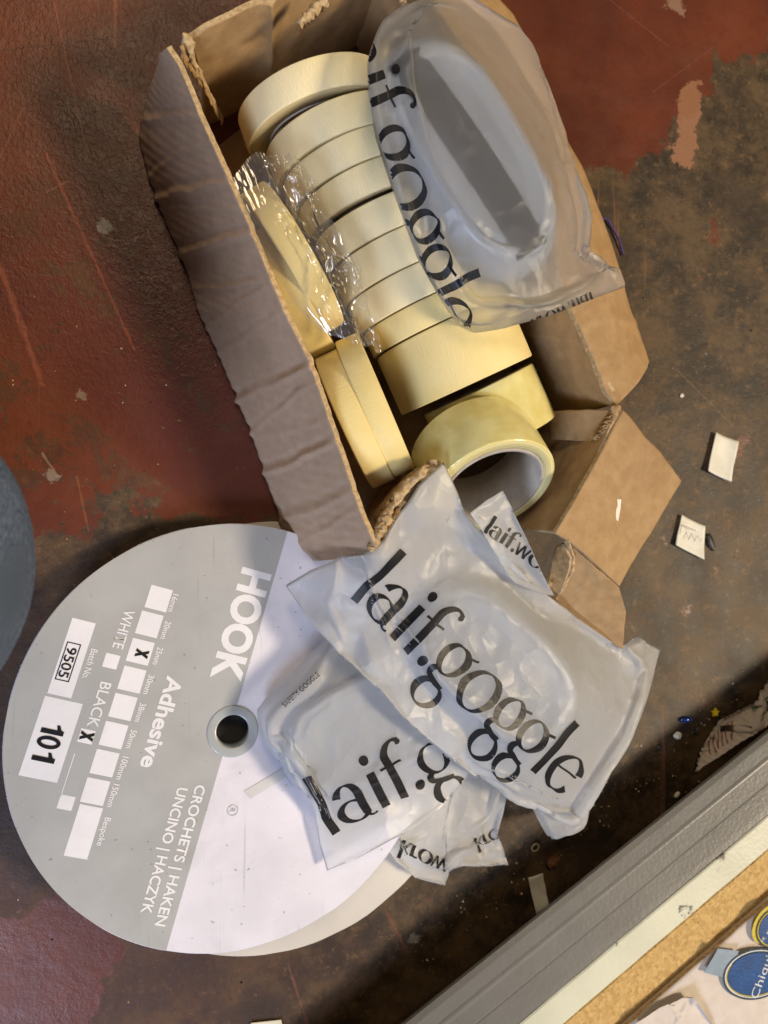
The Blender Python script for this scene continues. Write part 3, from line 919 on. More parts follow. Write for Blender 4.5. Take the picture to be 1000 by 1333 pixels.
def bag(name, label, edges, bed_pts, gog, seed, nu=96, nv=76, slack=.018, rough_z=.0024, lift=.004, steps=70, bend=.18, mat='bag_milky'):
    """edges: bottom(u), right(v), top(u), left(v) as (px, py, z); returns object and a ray tree of the top sheet"""
    E = [pz(e) for e in edges]
    X = coons(E[0], E[1], E[2], E[3], nu, nv)
    bed = idw(bed_pts)
    gs = gog
    S0 = lambda x, y: np.maximum(bed(x, y) + .0015, gs(x, y) + .0012) if gs else bed(x, y) + .0015
    eu = np.minimum(np.linspace(0, 1, nu), np.linspace(1, 0, nu))[:, None]; ev = np.minimum(np.linspace(0, 1, nv), np.linspace(1, 0, nv))[None]
    e = np.clip(np.minimum(eu, ev) / .10, 0, 1)
    T = X.copy()
    T[..., 2] = X[..., 2] * (1 - e) + np.maximum(X[..., 2], S0(X[..., 0], X[..., 1]) + lift * e) * e
    T = drape(T, S0, steps, slack, bend, .5, rough_z, seed)
    B = X.copy()
    B[..., 2] = X[..., 2] * (1 - e) + bed(X[..., 0], X[..., 1]) * e
    B[..., 2] += e * .0012 * vnoise(X[..., 0] * 120 + seed, X[..., 1] * 120)
    B[0], B[-1], B[:, 0], B[:, -1] = T[0], T[-1], T[:, 0], T[:, -1]
    B[..., 2] = np.where(e > 0, np.minimum(B[..., 2], T[..., 2] - .0006), T[..., 2])
    V = np.concatenate([T.reshape(-1, 3), B.reshape(-1, 3)])
    k = nu * nv
    up = normals(T)[nu // 2, nv // 2, 2] > 0
    f = gridfaces(nu, nv, 0, not up)
    # the lower sheet shares the seam with the upper one
    lower = gridfaces(nu, nv, k, up)
    idx = np.arange(k).reshape(nu, nv)
    remap = {}
    for i in range(nu):
        for j in (0, nv - 1): remap[int(idx[i, j] + k)] = int(idx[i, j])
    for j in range(nv):
        for i in (0, nu - 1): remap[int(idx[i, j] + k)] = int(idx[i, j])
    f2 = f + [[remap.get(a, a) for a in q] for q in lower]
    bm = bmesh.new()
    me = mesh(name, V, f2)
    bm.from_mesh(me)
    bmesh.ops.delete(bm, geom=[v for v in bm.verts if not v.link_faces], context='VERTS')
    bm.to_mesh(me); bm.free()
    o = obj(name, me, M[mat])
    tag(o, label, 'plastic bag', 'frosted goggle bags')
    tree = BVHTree.FromPolygons([Vector(p) for p in T.reshape(-1, 3)], f)
    return o, tree


# ------------------------------------------------------------------ lettering of the bags, drawn as pen strokes
def arc(cx, cy, rx, ry, a0, a1, n=26):
    return [(cx + rx * math.cos(math.radians(a0 + (a1 - a0) * i / n)), cy + ry * math.sin(math.radians(a0 + (a1 - a0) * i / n))) for i in range(n + 1)]


def line(a, b, n=14):
    return [(a[0] + (b[0] - a[0]) * i / n, a[1] + (b[1] - a[1]) * i / n) for i in range(n + 1)]


def nib(pts, thick, thin, stress=90):
    """broad-nib stroke: thick where it runs along the stress direction"""
    p = np.array(pts); t = np.gradient(p, axis=0); t /= np.linalg.norm(t, axis=1, keepdims=True) + 1e-9
    c = np.abs(t[:, 0] * math.cos(math.radians(stress)) + t[:, 1] * math.sin(math.radians(stress)))
    wd = thin + (thick - thin) * c ** 1.6
    n = np.stack([-t[:, 1], t[:, 0]], 1)
    return p, n, wd


TK, TN = .205, .045


def glyph(ch):
    S = []
    st = lambda x, y0, y1: S.append(nib(line((x, y0), (x, y1), 24), TK, TK))
    dot = lambda x, y, r=.13: S.append((np.array(line((x - r, y), (x + r, y), 16)), np.tile([0., 1.], (17, 1)), np.array([2 * math.sqrt(max(0, r * r - (r * (2 * i / 16 - 1)) ** 2)) for i in range(17)])))
    if ch == 'l': st(.18, 0, 1.62); return S, .40
    if ch == 'i': st(.18, 0, 1.0); dot(.18, 1.36); return S, .40
    if ch == '.': dot(.17, .13); return S, .34
    if ch == 'f':
        st(.26, 0, 1.12); S.append(nib(arc(.56, 1.12, .30, .42, 180, 62), TK, .07)); dot(.70, 1.45, .07)
        S.append(nib(line((.02, .93), (.58, .93)), .06, .06)); return S, .56
    if ch == 'o': S.append(nib(arc(.54, .5, .44, .50, 0, 360, 60), TK, TN, 100)); return S, 1.12
    if ch == 'a':
        st(.66, .12, .66); S.append(nib(arc(.40, .66, .26, .34, 0, 165), TK, TN))
        S.append(nib(arc(.42, .30, .32, .29, 60, 330, 40), TK * .95, TN)); S.append(nib(arc(.80, .12, .14, .12, 180, 300), .1, TN)); return S, .92
    if ch == 'g':
        S.append(nib(arc(.42, .62, .33, .38, 0, 360, 54), TK * .95, TN, 100))
        S.append(nib(line((.62, .90), (.90, .99)), .07, .07))
        S.append(nib(arc(.30, .12, .16, .14, 110, 255), .18, .10)); S.append(nib(line((.22, 0), (.66, -.08)), .13, .13))
        S.append(nib(arc(.44, -.37, .345, .32, 0, 360, 54), TK * .9, TN, 78)); return S, .90
    if ch == 'e':
        S.append(nib(arc(.46, .5, .37, .50, 20, 325, 54), TK, TN, 95)); S.append(nib(line((.14, .52), (.80, .60)), .06, .06)); return S, .92
    if ch == 'w':
        for a, b in (((0, 1), (.25, 0)), ((.25, 0), (.5, 1)), ((.5, 1), (.75, 0)), ((.75, 0), (1, 1))): S.append(nib(line(a, b), .12, .12))
        return S, 1.15
    if ch == 'r': st(.14, 0, 1); S.append(nib(arc(.42, .68, .28, .30, 170, 60), .12, .08)); return S, .58
    if ch == 'k':
        st(.14, 0, 1.55); S.append(nib(line((.2, .42), (.68, 1)), .09, .09)); S.append(nib(line((.34, .58), (.74, 0)), .15, .15)); return S, .80
    return S, .5


def bag_text(parent, tree, text, o_px, u_px, v_px, z, lo=None, hi=None, name='lettering', bold=1.0, hide=None):
    """text set on the film: origin, baseline unit and x-height unit fixed on the bag, then pressed down on the film"""
    o0, u0, v0 = P(*o_px, z), P(o_px[0] + u_px[0], o_px[1] + u_px[1], z), P(o_px[0] + v_px[0], o_px[1] + v_px[1], z)
    U, Vv = u0 - o0, v0 - o0
    x = 0
    objs = []
    for ch in text:
        S, adv = glyph(ch)
        V, f = [], []
        for (p, n, wd) in S:
            m = len(p); W = 6
            base = len(V)
            hit = []
            for i in range(m):
                for j in range(W):
                    q = p[i] + n[i] * wd[i] * (j / (W - 1) - .5) * bold
                    xx = x + q[0]
                    wob = .035 * float(vnoise(np.array(xx * 1.9 + len(text)), np.array(q[1] * 2.1))) + .018 * float(vnoise(np.array(xx * 5.3), np.array(q[1] * 5.1 + 7)))
                    wo2 = .035 * float(vnoise(np.array(xx * 1.7 + 40), np.array(q[1] * 2.3 + 11)))
                    w3 = o0 + U * (xx + wo2) + Vv * (q[1] + wob)
                    h, nn, _, _ = tree.ray_cast(O, (w3 - O).normalized())
                    if h is not None and hide is not None and hide.ray_cast(O, (w3 - O).normalized())[0] is not None: h = None
                    hit.append(h is not None)
                    if h is None: V.append(w3)
                    else:
                        if nn.z < 0: nn = -nn
                        V.append(h + nn * .0003)
            for i in range(m - 1):
                for j in range(W - 1):
                    a = i * W + j
                    if all(hit[t] for t in (a, a + 1, a + W, a + W + 1)):
                        q4 = [base + a, base + a + 1, base + a + W + 1, base + a + W]
                        if max((V[q4[0]] - V[q4[2]]).length, (V[q4[1]] - V[q4[3]]).length) < .012:
                            f.append(q4)
        x += adv
        if f:
            me = mesh('letter', V, f)
            bm = bmesh.new(); bm.from_mesh(me)
            bmesh.ops.delete(bm, geom=[v for v in bm.verts if not v.link_faces], context='VERTS')
            bm.to_mesh(me); bm.free()
            objs.append(obj('letter', me, M['ink'], parent))
    return objs


# ---- bag on top of the rolls
cT = P(613, 205, .14)
aT = math.atan2(*(lambda a, b: ((b - a).y, (b - a).x))(P(545, 75, .14), P(695, 325, .14)))
gT = sup_goggle(cT, aT, .176, .084, .121, .036)
bedT = [(500, 60, .118), (480, 130, .112), (510, 260, .118), (560, 370, .118), (600, 420, .115), (616, 436, .108), (560, 10, .118), (640, 0, .120), (700, 70, .121), (740, 180, .118),
        (756, 290, .117), (805, 355, .112), (812, 372, .110), (680, 424, .118), (620, 200, .119), (690, 350, .120), (750, 390, .121), (580, 100, .119)]
eT = [[(552, 8, .125), (575, -8, .127), (605, -12, .127), (636, 8, .127), (676, 34, .123), (692, 56, .122)],
      [(692, 56, .122), (716, 116, .120), (736, 172, .118), (746, 224, .118), (755, 288, .118), (751, 330, .121), (775, 345, .118), (806, 352, .114), (812, 374, .111)],
      [(616, 436, .112), (648, 431, .117), (676, 423, .119), (720, 410, .122), (760, 394, .121), (812, 374, .111)],
      [(552, 8, .125), (515, 38, .122), (490, 66, .118), (478, 128, .112), (484, 180, .113), (512, 260, .116), (540, 336, .117), (568, 386, .117), (592, 424, .113), (616, 436, .112)]]
bT, tT = bag('goggle_bag', 'frosted plastic bag lying on the tape rolls inside the box', eT, bedT, gT, 3, nu=84, nv=110, mat='bag')
goggles(cT, aT, .176, .084, .121, .036, 'clear goggles with dark strap in the bag on top of the box')
bag_text(bT, tT, 'laif.goggle', (424, 31), (20.7, 55.9), (46, -17), .140)

# ---- reel of hook tape (placed before the lower bags, which lie on it)
rz0, rb = .040, -.11
hub = P(303, 952, rz0)
nrm = Vector((0, -rb, 1)).normalized()


def on_reel(px, py, lift=0.0):
    d = Q @ Vector(((px - CX) / F, -(py - CY) / F, -1))
    t = ((hub + nrm * lift) - O).dot(nrm) / d.dot(nrm)
    return O + d * t


tu = (on_reel(217, 1235) - on_reel(372, 700)).normalized()        # reading direction of the print
tv = nrm.cross(tu).normalized()
RR = .1585
reel = empty('tape_reel', (hub.x, hub.y, 0), 'large round white and grey card reel of adhesive hook tape beside the box', 'reel')


def loc2(px, py):
    q = on_reel(px, py) - hub
    return q.dot(tu), q.dot(tv)


def disc_mesh(name, c, n, r_out, r_in, th, warp=0.0, seg=160, seed=0, e1=None):
    e1 = e1 or tu; e2 = n.cross(e1)
    rings = []
    for (r, z) in ((r_in, -th / 2), (r_in, th / 2), (.5 * (r_in + r_out), th / 2), (r_out - .0006, th / 2), (r_out, th / 2 - .0004), (r_out, -th / 2 + .0004), (r_out - .0006, -th / 2), (.5 * (r_in + r_out), -th / 2)):
        rg = []
        for s in range(seg):
            a = 2 * math.pi * s / seg
            wv = warp * (r / r_out) ** 3 * (math.sin(2 * a + seed) + .5 * math.sin(3 * a + 2 * seed))
            nick = .0006 * max(0, float(vnoise(np.array(a * 7), np.array(seed + 1.0)))) if r > r_out - .001 else 0
            rg.append(c + e1 * math.cos(a) * (r - nick) + e2 * math.sin(a) * (r - nick) + n * (z + wv))
        rings.append(rg)
    V = [p for r_ in rings for p in r_]; f = []
    k = len(rings)
    for a in range(k):
        b = (a + 1) % k
        for s in range(seg):
            t = (s + 1) % seg
            f.append([a * seg + s, a * seg + t, b * seg + t, b * seg + s])
    me = recalc(mesh(name, V, f))
    for p in me.polygons: p.use_smooth = False
    return me


obj('upper_flange', disc_mesh('upper_flange', hub - nrm * .0011, nrm, RR, .0125, .002), M['white'], reel)
c2 = Vector((.0635, -.1800, .017))
n2 = Vector((0, .05, 1)).normalized()
obj('lower_flange', disc_mesh('lower_flange', c2, n2, .1690, .0125, .002, .0012, seed=2), M['reel_under'], reel)
V, f, mi = ring_mesh(.0300, .118, .012, bev=.001, seg=120, wob=.0004)
q = Vector((0, 0, 1)).rotation_difference(nrm)
obj('tape_winding', recalc(mesh('tape_winding', [q @ Vector(p) + hub - nrm * .0095 for p in V], f)), M['tape_black'], reel)
# hub: flanged plastic collar with a tube going down
prof = [(.0122, -.024), (.0122, .0004), (.0126, .0007), (.0140, .0009), (.0182, .0008), (.0190, .0006), (.0192, .0003), (.0135, .0002), (.0135, -.024)]
V, f = [], []
for s in range(64):
    a = 2 * math.pi * s / 64
    for (r, z) in prof: V.append(hub + tu * r * math.cos(a) + tv * r * math.sin(a) + nrm * z)
k = len(prof)
for s in range(64):
    t = (s + 1) % 64
    for j in range(k):
        f.append([s * k + j, t * k + j, t * k + (j + 1) % k, s * k + (j + 1) % k])
obj('hub', recalc(mesh('hub', V, f)), M['hub'], reel)
V = [hub + tu * .0119 * math.cos(2 * math.pi * i / 40) + tv * .0119 * math.sin(2 * math.pi * i / 40) - nrm * (.016 if i % 2 else .0165) for i in range(40)]
obj('hub_hole_shade', mesh('hub_hole_shade', V, [list(range(40))], False), M['dark'], reel)  # dark disc added to stand for the shade in the hub hole
# grey printed segment on the left of a chord: a thin printed layer on the flange
cx0 = loc2(372, 700)[1]
pts = []
amax = math.asin(max(-1, min(1, cx0 / RR)))
a0, a1 = math.pi - amax, 2 * math.pi + amax
n = 200
out_ = [(math.cos(a0 + (a1 - a0) * i / n) * (RR - .0006), math.sin(a0 + (a1 - a0) * i / n) * (RR - .0006)) for i in range(n + 1)]
V, f = [], []
for i, (s, t) in enumerate(out_):
    V.append(hub + tu * s + tv * t + nrm * .00015)
    V.append(hub + tu * s + tv * min(t, cx0) * 0 + tv * cx0 + nrm * .00015)
for i in range(n): f.append([2 * i, 2 * i + 2, 2 * i + 3, 2 * i + 1])
# cut the hub hole out by dropping the faces under the collar is not needed: the collar covers it
me = mesh('grey_print', V, f, False)
bm = bmesh.new(); bm.from_mesh(me)
ctr = [hub + tu * .0135 * math.cos(a) + tv * .0135 * math.sin(a) for a in [2 * math.pi * i / 20 for i in range(20)]]
for i in range(20):
    pa = ctr[i]; nn = (pa - hub).normalized()
    bmesh.ops.bisect_plane(bm, geom=bm.verts[:] + bm.edges[:] + bm.faces[:], plane_co=pa, plane_no=nn)
bmesh.ops.delete(bm, geom=[fc for fc in bm.faces if (fc.calc_center_median() - hub).length < .0133], context='FACES')
bmesh.ops.recalc_face_normals(bm, faces=bm.faces)
bm.to_mesh(me); bm.free()
obj('grey_print', me, M['reel_grey'], reel)


def reel_rect(name, cpx, su, sv, mat, lift=.0003):
    """rectangle on the flange: centre pixel, length along the print and across it in metres"""
    s, t = loc2(*cpx)
    V = [hub + tu * (s + a * su / 2) + tv * (t + b * sv / 2) + nrm * lift for a, b in ((-1, -1), (1, -1), (1, 1), (-1, 1))]
    return obj(name, mesh(name, V, [[0, 1, 2, 3]], False), mat, reel)


def text_mesh(s, bold=0.0, space=1.0):
    cu = bpy.data.curves.new('txt', 'FONT')
    cu.body = s; cu.offset = bold; cu.space_character = space; cu.resolution_u = 4
    o = bpy.data.objects.new('txt', cu); col.objects.link(o)
    dg = bpy.context.evaluated_depsgraph_get()
    me = bpy.data.meshes.new_from_object(o.evaluated_get(dg))
    bpy.data.objects.remove(o); bpy.data.curves.remove(cu)
    return me


def flat_text(s, origin, U, Vv, length, cap, mat, parent, bold=.0, name='lettering'):
    """set s with its baseline from origin along U over the given length, capitals cap high"""
    me = text_mesh(s, bold)
    xs = [v.co.x for v in me.vertices]; x0, x1 = min(xs), max(xs)
    for v in me.vertices:
        p = origin + U * ((v.co.x - x0) / (x1 - x0) * length) + Vv * (v.co.y / .73 * cap)
        v.co = p
    me.name = name
    return obj(name, me, mat, parent)


def reel_text(s, p0, p1, cap_px, mat, bold=0.0, lift=.0004):
    a, b = loc2(*p0), loc2(*p1)
    o_ = hub + tu * a[0] + tv * (a[1] + b[1]) / 2 + nrm * lift
    return flat_text(s, o_, tu, tv, b[0] - a[0], cap_px * .00062, mat, reel, bold)


Z = lambda x, y: (x / 2.2975, y / 2.2975 + 680)        # places read off an enlargement of the reel
WP = M['print_white']
reel_text('HOOK', Z(718, 130), Z(645, 468), 36, WP, .045)
reel_text('Adhesive', Z(497, 455), Z(425, 730), 19, WP, .03)
reel_text('CROCHETS | HAKEN', Z(582, 782), Z(468, 1205), 12.5, WP, .02)
reel_text('UNCINO | HACZYK', Z(528, 790), Z(425, 1168), 12.5, WP, .02)
reel_text('WHITE', Z(369, 258), Z(340, 374), 13, WP, .01)
reel_text('BLACK', Z(298, 474), Z(264, 610), 13, WP, .01)
mm = .00062 / 2.2975
for (c, lab, lp0, lp1) in (((475, 228), '16mm', (510, 212), (500, 266)), ((447, 305), '20mm', (488, 293), (477, 347)), ((420, 387), '25mm', (464, 371), (454, 424)),
                           ((395, 470), '30mm', (438, 454), (425, 512)), ((368, 552), '38mm', (412, 538), (400, 595)), ((340, 636), '50mm', (386, 618), (373, 674)),
                           ((313, 720), '100mm', (360, 698), (345, 768)), ((285, 805), '150mm', (332, 780), (318, 850)), ((250, 925), 'Bespoke', (306, 880), (288, 966))):
    reel_rect('size_box', Z(*c), (132 if lab == 'Bespoke' else 64) * mm, 60 * mm, WP)
    reel_text(lab, Z(lp0[0] + 5, lp0[1]), Z(lp1[0] + 5, lp1[1]), 7.2, WP, .012)
reel_text('x', Z(411, 376), Z(408, 402), 20, M['ink'], .05, .0007)
reel_rect('colour_box', Z(333, 415), 38 * mm, 38 * mm, WP)
reel_rect('colour_box', Z(259, 640), 36 * mm, 38 * mm, WP)
reel_text('x', Z(247, 622), Z(242, 650), 20, M['ink'], .05, .0007)
reel_rect('colour_box', Z(198, 838), 36 * mm, 38 * mm, WP)
reel_rect('rule_line', Z(203, 755), 112 * mm, 2.2 * mm, WP)
reel_text('Batch No.', Z(270, 376), Z(249, 466), 8, WP, .012)
reel_rect('batch_box', Z(215, 405), 205 * mm, 62 * mm, WP)
for (dc, su, sv) in (((233, 417), 100, 3), ((174, 417), 100, 3)): pass
fr = loc2(*Z(204, 417))
for (ds, dt, su, sv) in ((0, 17, 102, 2.6), (0, -17, 102, 2.6), (50, 0, 2.6, 36), (-50, 0, 2.6, 36)):
    V = [hub + tu * (fr[0] + (ds + a * su / 2) * mm) + tv * (fr[1] + (dt + b * sv / 2) * mm) + nrm * .0006 for a, b in ((-1, -1), (1, -1), (1, 1), (-1, 1))]
    obj('stamp_frame', mesh('stamp_frame', V, [[0, 1, 2, 3]], False), M['ink'], reel)
reel_text('9505', Z(197, 370), Z(180, 462), 11.5, M['ink'], .01, .0007)
reel_rect('batch_box', Z(153, 648), 208 * mm, 98 * mm, WP)
# the stamped number: two figure ones with flags, and a nought
a_, b_ = loc2(*Z(123, 592)), loc2(*Z(100, 718))
o_ = hub + tu * a_[0] + tv * (a_[1] + b_[1]) / 2 + nrm * .0007
ln, cp = b_[0] - a_[0], 25 * .00062
for x0 in (.03, .70):
    V = [o_ + tu * ln * (x0 + x) + tv * cp * y for x, y in ((.12, 0), (.24, 0), (.24, 1), (.13, 1), (.10, .86), (0, .76), (0, .62), (.12, .70))]
    obj('lettering', mesh('lettering', V, [[0, 1, 2, 3, 4, 7], [4, 5, 6, 7]], False), M['ink'], reel)
V, f = [], []
for i in range(49):
    t = 2 * math.pi * i / 48
    for k in (1.0, .52):
        V.append(o_ + tu * ln * (.47 + .155 * math.cos(t) * (k if k == 1 else .42)) + tv * cp * (.5 + .52 * math.sin(t) * (k if k == 1 else .66)))
for i in range(48): f.append([2 * i, 2 * i + 2, 2 * i + 3, 2 * i + 1])
obj('lettering', mesh('lettering', V, f, False), M['ink'], reel)
# registered mark: ring with an R
rc = on_reel(303, 1055, .0004)
V, f = [], []
for i in range(33):
    t = 2 * math.pi * i / 32
    for k in (.0040, .0036): V.append(rc + tu * k * math.cos(t) + tv * k * math.sin(t))
for i in range(32): f.append([2 * i, 2 * i + 2, 2 * i + 3, 2 * i + 1])
obj('lettering', mesh('lettering', V, f, False), M['reel_grey'], reel)
flat_text('R', rc - tu * .0015 - tv * .0020, tu, tv, .0030, .0040, M['reel_grey'], reel, .0)
# faint grey stroke across the white half
V = [on_reel(*p, .0003) for p in ((318, 1030), (326, 1040), (392, 1000), (385, 990))]
obj('faint_stroke', mesh('faint_stroke', V, [[0, 1, 2, 3]], False), M['grey_stroke'], reel)

# ---- lower bags
# bag at the bottom, mostly hidden, lying on floor and reel edge
eN = [[(500, 1098, .050), (520, 1125, .045), (540, 1142, .040), (579, 1153, .036), (586, 1134, .036), (600, 1126, .032), (640, 1128, .024), (662, 1126, .018)],
      [(662, 1126, .018), (655, 1105, .022), (648, 1086, .026), (655, 1060, .028), (662, 1020, .030), (690, 940, .030)],
      [(520, 900, .044), (600, 900, .042), (690, 940, .030)],
      [(500, 1098, .050), (505, 1050, .048), (510, 980, .046), (520, 900, .044)]]
bedN = [(500, 1098, .046), (540, 1142, .036), (579, 1153, .033), (662, 1126, .015), (648, 1086, .020), (600, 1060, .034), (560, 1110, .036), (520, 1040, .044), (600, 960, .034), (680, 950, .024)]
bN, tN = bag('goggle_bag', 'frosted plastic bag end sticking out lowest, with creased seal over the floor', eN, bedN, None, 21, nu=70, nv=70, slack=.05, lift=.012, rough_z=.004)
bag_text(bN, tN, 'krow', (524, 1092), (17, 8), (-5, 15), .05, bold=1.3)
bag_text(bN, tN, 'kro', (616, 1092), (13, -6), (5, 12), .03, bold=1.3)

# bag lying on the reel
cL = P(508, 950, .09)
_d = P(610, 895, .09) - P(405, 1000, .09)
aL = math.atan2(_d.y, _d.x)
gL = sup_goggle(cL, aL, .170, .092, .050, .028, .8)
eL = [[(426, 1133, .060), (464, 1119, .063), (507, 1095, .063), (540, 1078, .061), (570, 1056, .058), (600, 1022, .056), (625, 985, .055), (650, 930, .055)],
      [(650, 930, .055), (640, 890, .055), (600, 840, .055), (560, 800, .05)],
      [(352, 978, .050), (338, 950, .048), (334, 922, .047), (352, 898, .046), (374, 880, .045), (400, 852, .045), (425, 828, .044), (470, 790, .046), (560, 800, .05)],
      [(426, 1133, .060), (417, 1101, .058), (410, 1060, .057), (395, 1015, .054), (378, 985, .052), (365, 985, .051), (352, 978, .050)]]
bedL = [(426, 1133, .059), (417, 1101, .057), (352, 978, .045), (340, 930, .042), (374, 881, .040), (470, 800, .040), (560, 800, .042), (570, 1056, .054), (510, 1000, .055), (600, 900, .05), (500, 1095, .060), (640, 920, .05), (420, 1000, .050)]
bL, tL = bag('goggle_bag', 'frosted plastic bag lying on the reel, half under another bag', eL, bedL, gL, 31, nu=100, nv=84)
goggles(cL, aL, .170, .092, .050, .028, 'clear goggles in the bag lying on the reel', strap_w=.012, strap_depth=.008)

# small line of print on its left side
me = text_mesh('SAFETY GOGGLE', .01)
xs = [v.co.x for v in me.vertices]; x0, x1 = min(xs), max(xs)
pa, pu, pv = (371, 921), (46, -42), (-4.6, -5.0)
ok = True
for v in me.vertices:
    k_ = (v.co.x - x0) / (x1 - x0); y_ = v.co.y / .73
    w3 = P(pa[0] + pu[0] * k_ + pv[0] * y_, pa[1] + pu[1] * k_ + pv[1] * y_, .06)
    h, nn, _, _ = tL.ray_cast(O, (w3 - O).normalized())
    v.co = (h + (nn if nn.z > 0 else -nn) * .0003) if h else w3
obj('lettering', me, M['ink'], bL)

# bag in front of the box
cM = P(640, 866, .085)
_d = P(755, 975, .085) - P(520, 755, .085)
aM = math.atan2(_d.y, _d.x)
gM = sup_goggle(cM, aM, .172, .092, .072, .034, .75)
eM = [[(371, 762, .052), (400, 804, .064), (440, 849, .082), (498, 902, .098), (525, 934, .098), (573, 976, .090), (615, 1008, .074), (660, 1030, .055), (684, 1040, .045), (705, 1081, .018)],
      [(705, 1081, .018), (742, 1068, .015), (761, 1022, .030), (803, 966, .032), (848, 876, .030), (861, 846, .028)],
      [(577, 601, .122), (600, 650, .118), (606, 668, .112), (650, 715, .104), (700, 765, .092), (763, 812, .076), (795, 834, .068), (811, 842, .062), (824, 828, .042), (861, 846, .028)],
      [(371, 762, .052), (405, 742, .062), (445, 724, .090), (470, 722, .108), (500, 700, .116), (520, 668, .119), (545, 630, .120), (577, 601, .122)]]
bedM = [(371, 762, .046), (440, 849, .079), (525, 934, .094), (575, 960, .090), (500, 860, .090), (615, 1008, .068), (684, 1040, .040), (705, 1081, .012), (742, 1068, .010), (803, 966, .024), (861, 846, .022), (811, 842, .058), (700, 765, .088), (640, 866, .062),
        (577, 601, .121), (545, 640, .119), (490, 716, .116), (445, 724, .086), (600, 720, .090), (560, 800, .084), (720, 900, .058)]
bM, tM = bag('goggle_bag', 'frosted plastic bag with large black lettering, leaning on the torn box end', eM, bedM, gM, 5, nu=120, nv=100, lift=.006)
goggles(cM, aM, .172, .092, .072, .034, 'clear goggles in the bag leaning on the torn box end', strap_w=.022, strap_depth=.0055)
bag_text(bL, tL, 'laif.go', (545 - 51 * 2.3, 1030 + 26 * 2.3), (51, -26), (-23, -45), .075, hide=tM)
bag_text(bM, tM, 'laif.goggle', (452, 776), (39.0, 36.8), (41, -40), .098)

# loose seal strip of another bag hanging out of the box corner
eS = [[(612, 668, .119), (632, 652, .121), (655, 638, .118)], [(655, 638, .118), (686, 700, .112), (705, 740, .104), (722, 776, .096)],
      [(672, 760, .098), (700, 772, .098), (722, 776, .096)], [(612, 668, .119), (630, 695, .114), (650, 730, .106), (672, 760, .098)]]
bedS = [(612, 668, .116), (655, 638, .114), (722, 776, .090), (672, 760, .090), (660, 700, .108)]
bS, tS = bag('goggle_bag', 'folded strip of frosted bag with small black lettering at the tipped tape roll', eS, bedS, None, 51, nu=40, nv=60, slack=.02, lift=.003, rough_z=.0015)
bag_text(bS, tS, 'laif.work', (628, 692), (15.5, 10.5), (9, -13.5), .117, bold=1.3)
bag_text(bT, tT, 'krow.fial', (690, 416), (13, -6), (6, 14), .12, bold=1.2)

# ------------------------------------------------------------------ crinkled shrink film round the roll by the left wall
def film(name, label, cat, edges, bed_pts, seed, nu, nv, slack, rz, mat, steps=40):
    E = [pz(e) for e in edges]
    X = coons(E[0], E[1], E[2], E[3], nu, nv)
    bed = idw(bed_pts)
    T = drape(X, lambda x, y: bed(x, y), steps, slack, .02, .25, rz, seed, gravity=.00004, keep=.01)
    me = mesh(name, T.reshape(-1, 3), gridfaces(nu, nv), True)
    return tag(obj(name, me, mat), label, cat)


eW = [[(303, 232, .118), (322, 206, .116), (348, 197, .118), (380, 204, .121)],
      [(380, 204, .121), (400, 240, .122), (430, 292, .122), (462, 345, .122), (478, 388, .121), (484, 430, .119), (499, 462, .117)],
      [(412, 428, .112), (430, 436, .112), (450, 442, .115), (475, 452, .118), (499, 462, .117)],
      [(303, 232, .118), (322, 280, .121), (350, 340, .121), (380, 392, .119), (412, 428, .112)]]
bedW = [(303, 232, .112), (330, 220, .117), (380, 204, .118), (360, 290, .122), (400, 370, .122), (430, 420, .116), (430, 292, .119), (470, 380, .118), (499, 462, .115), (395, 270, .112), (440, 360, .113)]
def wrap_film(name, label, cat, edges, nu, nv, mat):
    E = [pz(e) for e in edges]
    X = coons(E[0], E[1], E[2], E[3], nu, nv)
    u_ = np.linspace(0, 1, nu)[:, None] + 0 * np.linspace(0, 1, nv)[None]; v_ = np.linspace(0, 1, nv)[None] + 0 * u_
    rg = lambda q: 1 - 2 * np.abs(q)                      # sharp ridges
    d_ = .0046 * rg(vnoise(u_ * 6 + 1.5 * v_, v_ * 3.5)) + .0032 * rg(vnoise(u_ * 13 - 2 * v_ + 9, v_ * 6 + 4)) + .0016 * rg(vnoise(u_ * 26 + 4 * v_ + 3, v_ * 13 + 8))
    kk = .06 + .94 * np.clip((u_ - .30) / .30, 0, 1)
    X[..., 2] += d_ * kk
    sh = .0035 * vnoise(u_ * 5, v_ * 9 + 20)
    X[..., 0] += sh * kk; X[..., 1] += .0035 * kk * vnoise(u_ * 6 + 30, v_ * 8)
    return tag(obj(name, mesh(name, X.reshape(-1, 3), gridfaces(nu, nv), True), mat), label, cat)


wrap_film('shrink_wrap', 'crinkled clear shrink film loosely wrapping a roll by the left wall', 'plastic film', eW, 90, 150, M['shrink'])

# ------------------------------------------------------------------ low shelf at the lower right, with a printed fruit box on it
ZB = .052                                   # the metal lip overhangs the floor at this height
F0, F1 = P(530, 1330, ZB), P(1000, 953, ZB)
F0.z = F1.z = 0
sd = (F1 - F0); sd.z = 0; sd.normalize()
sn = Vector((sd.y, -sd.x, 0))               # away from the camera side
if sn.y > 0: sn = -sn
SH = .068
dist = lambda px, py, z: (P(px, py, z) - F0).dot(sn)
wd_white = dist(870, 1215, SH) - dist(841, 1194, SH)
d_white = dist(841, 1194, SH); d_w2 = dist(870, 1215, SH); d_chip = dist(908, 1247, SH)
mid = (F0 + F1) / 2; LEN = 1.1
shelf = empty('low_shelf', (mid.x + sn.x * .1, mid.y + sn.y * .1, 0), 'low shelf with grey metal front and raw chipboard edge at lower right', 'shelf')


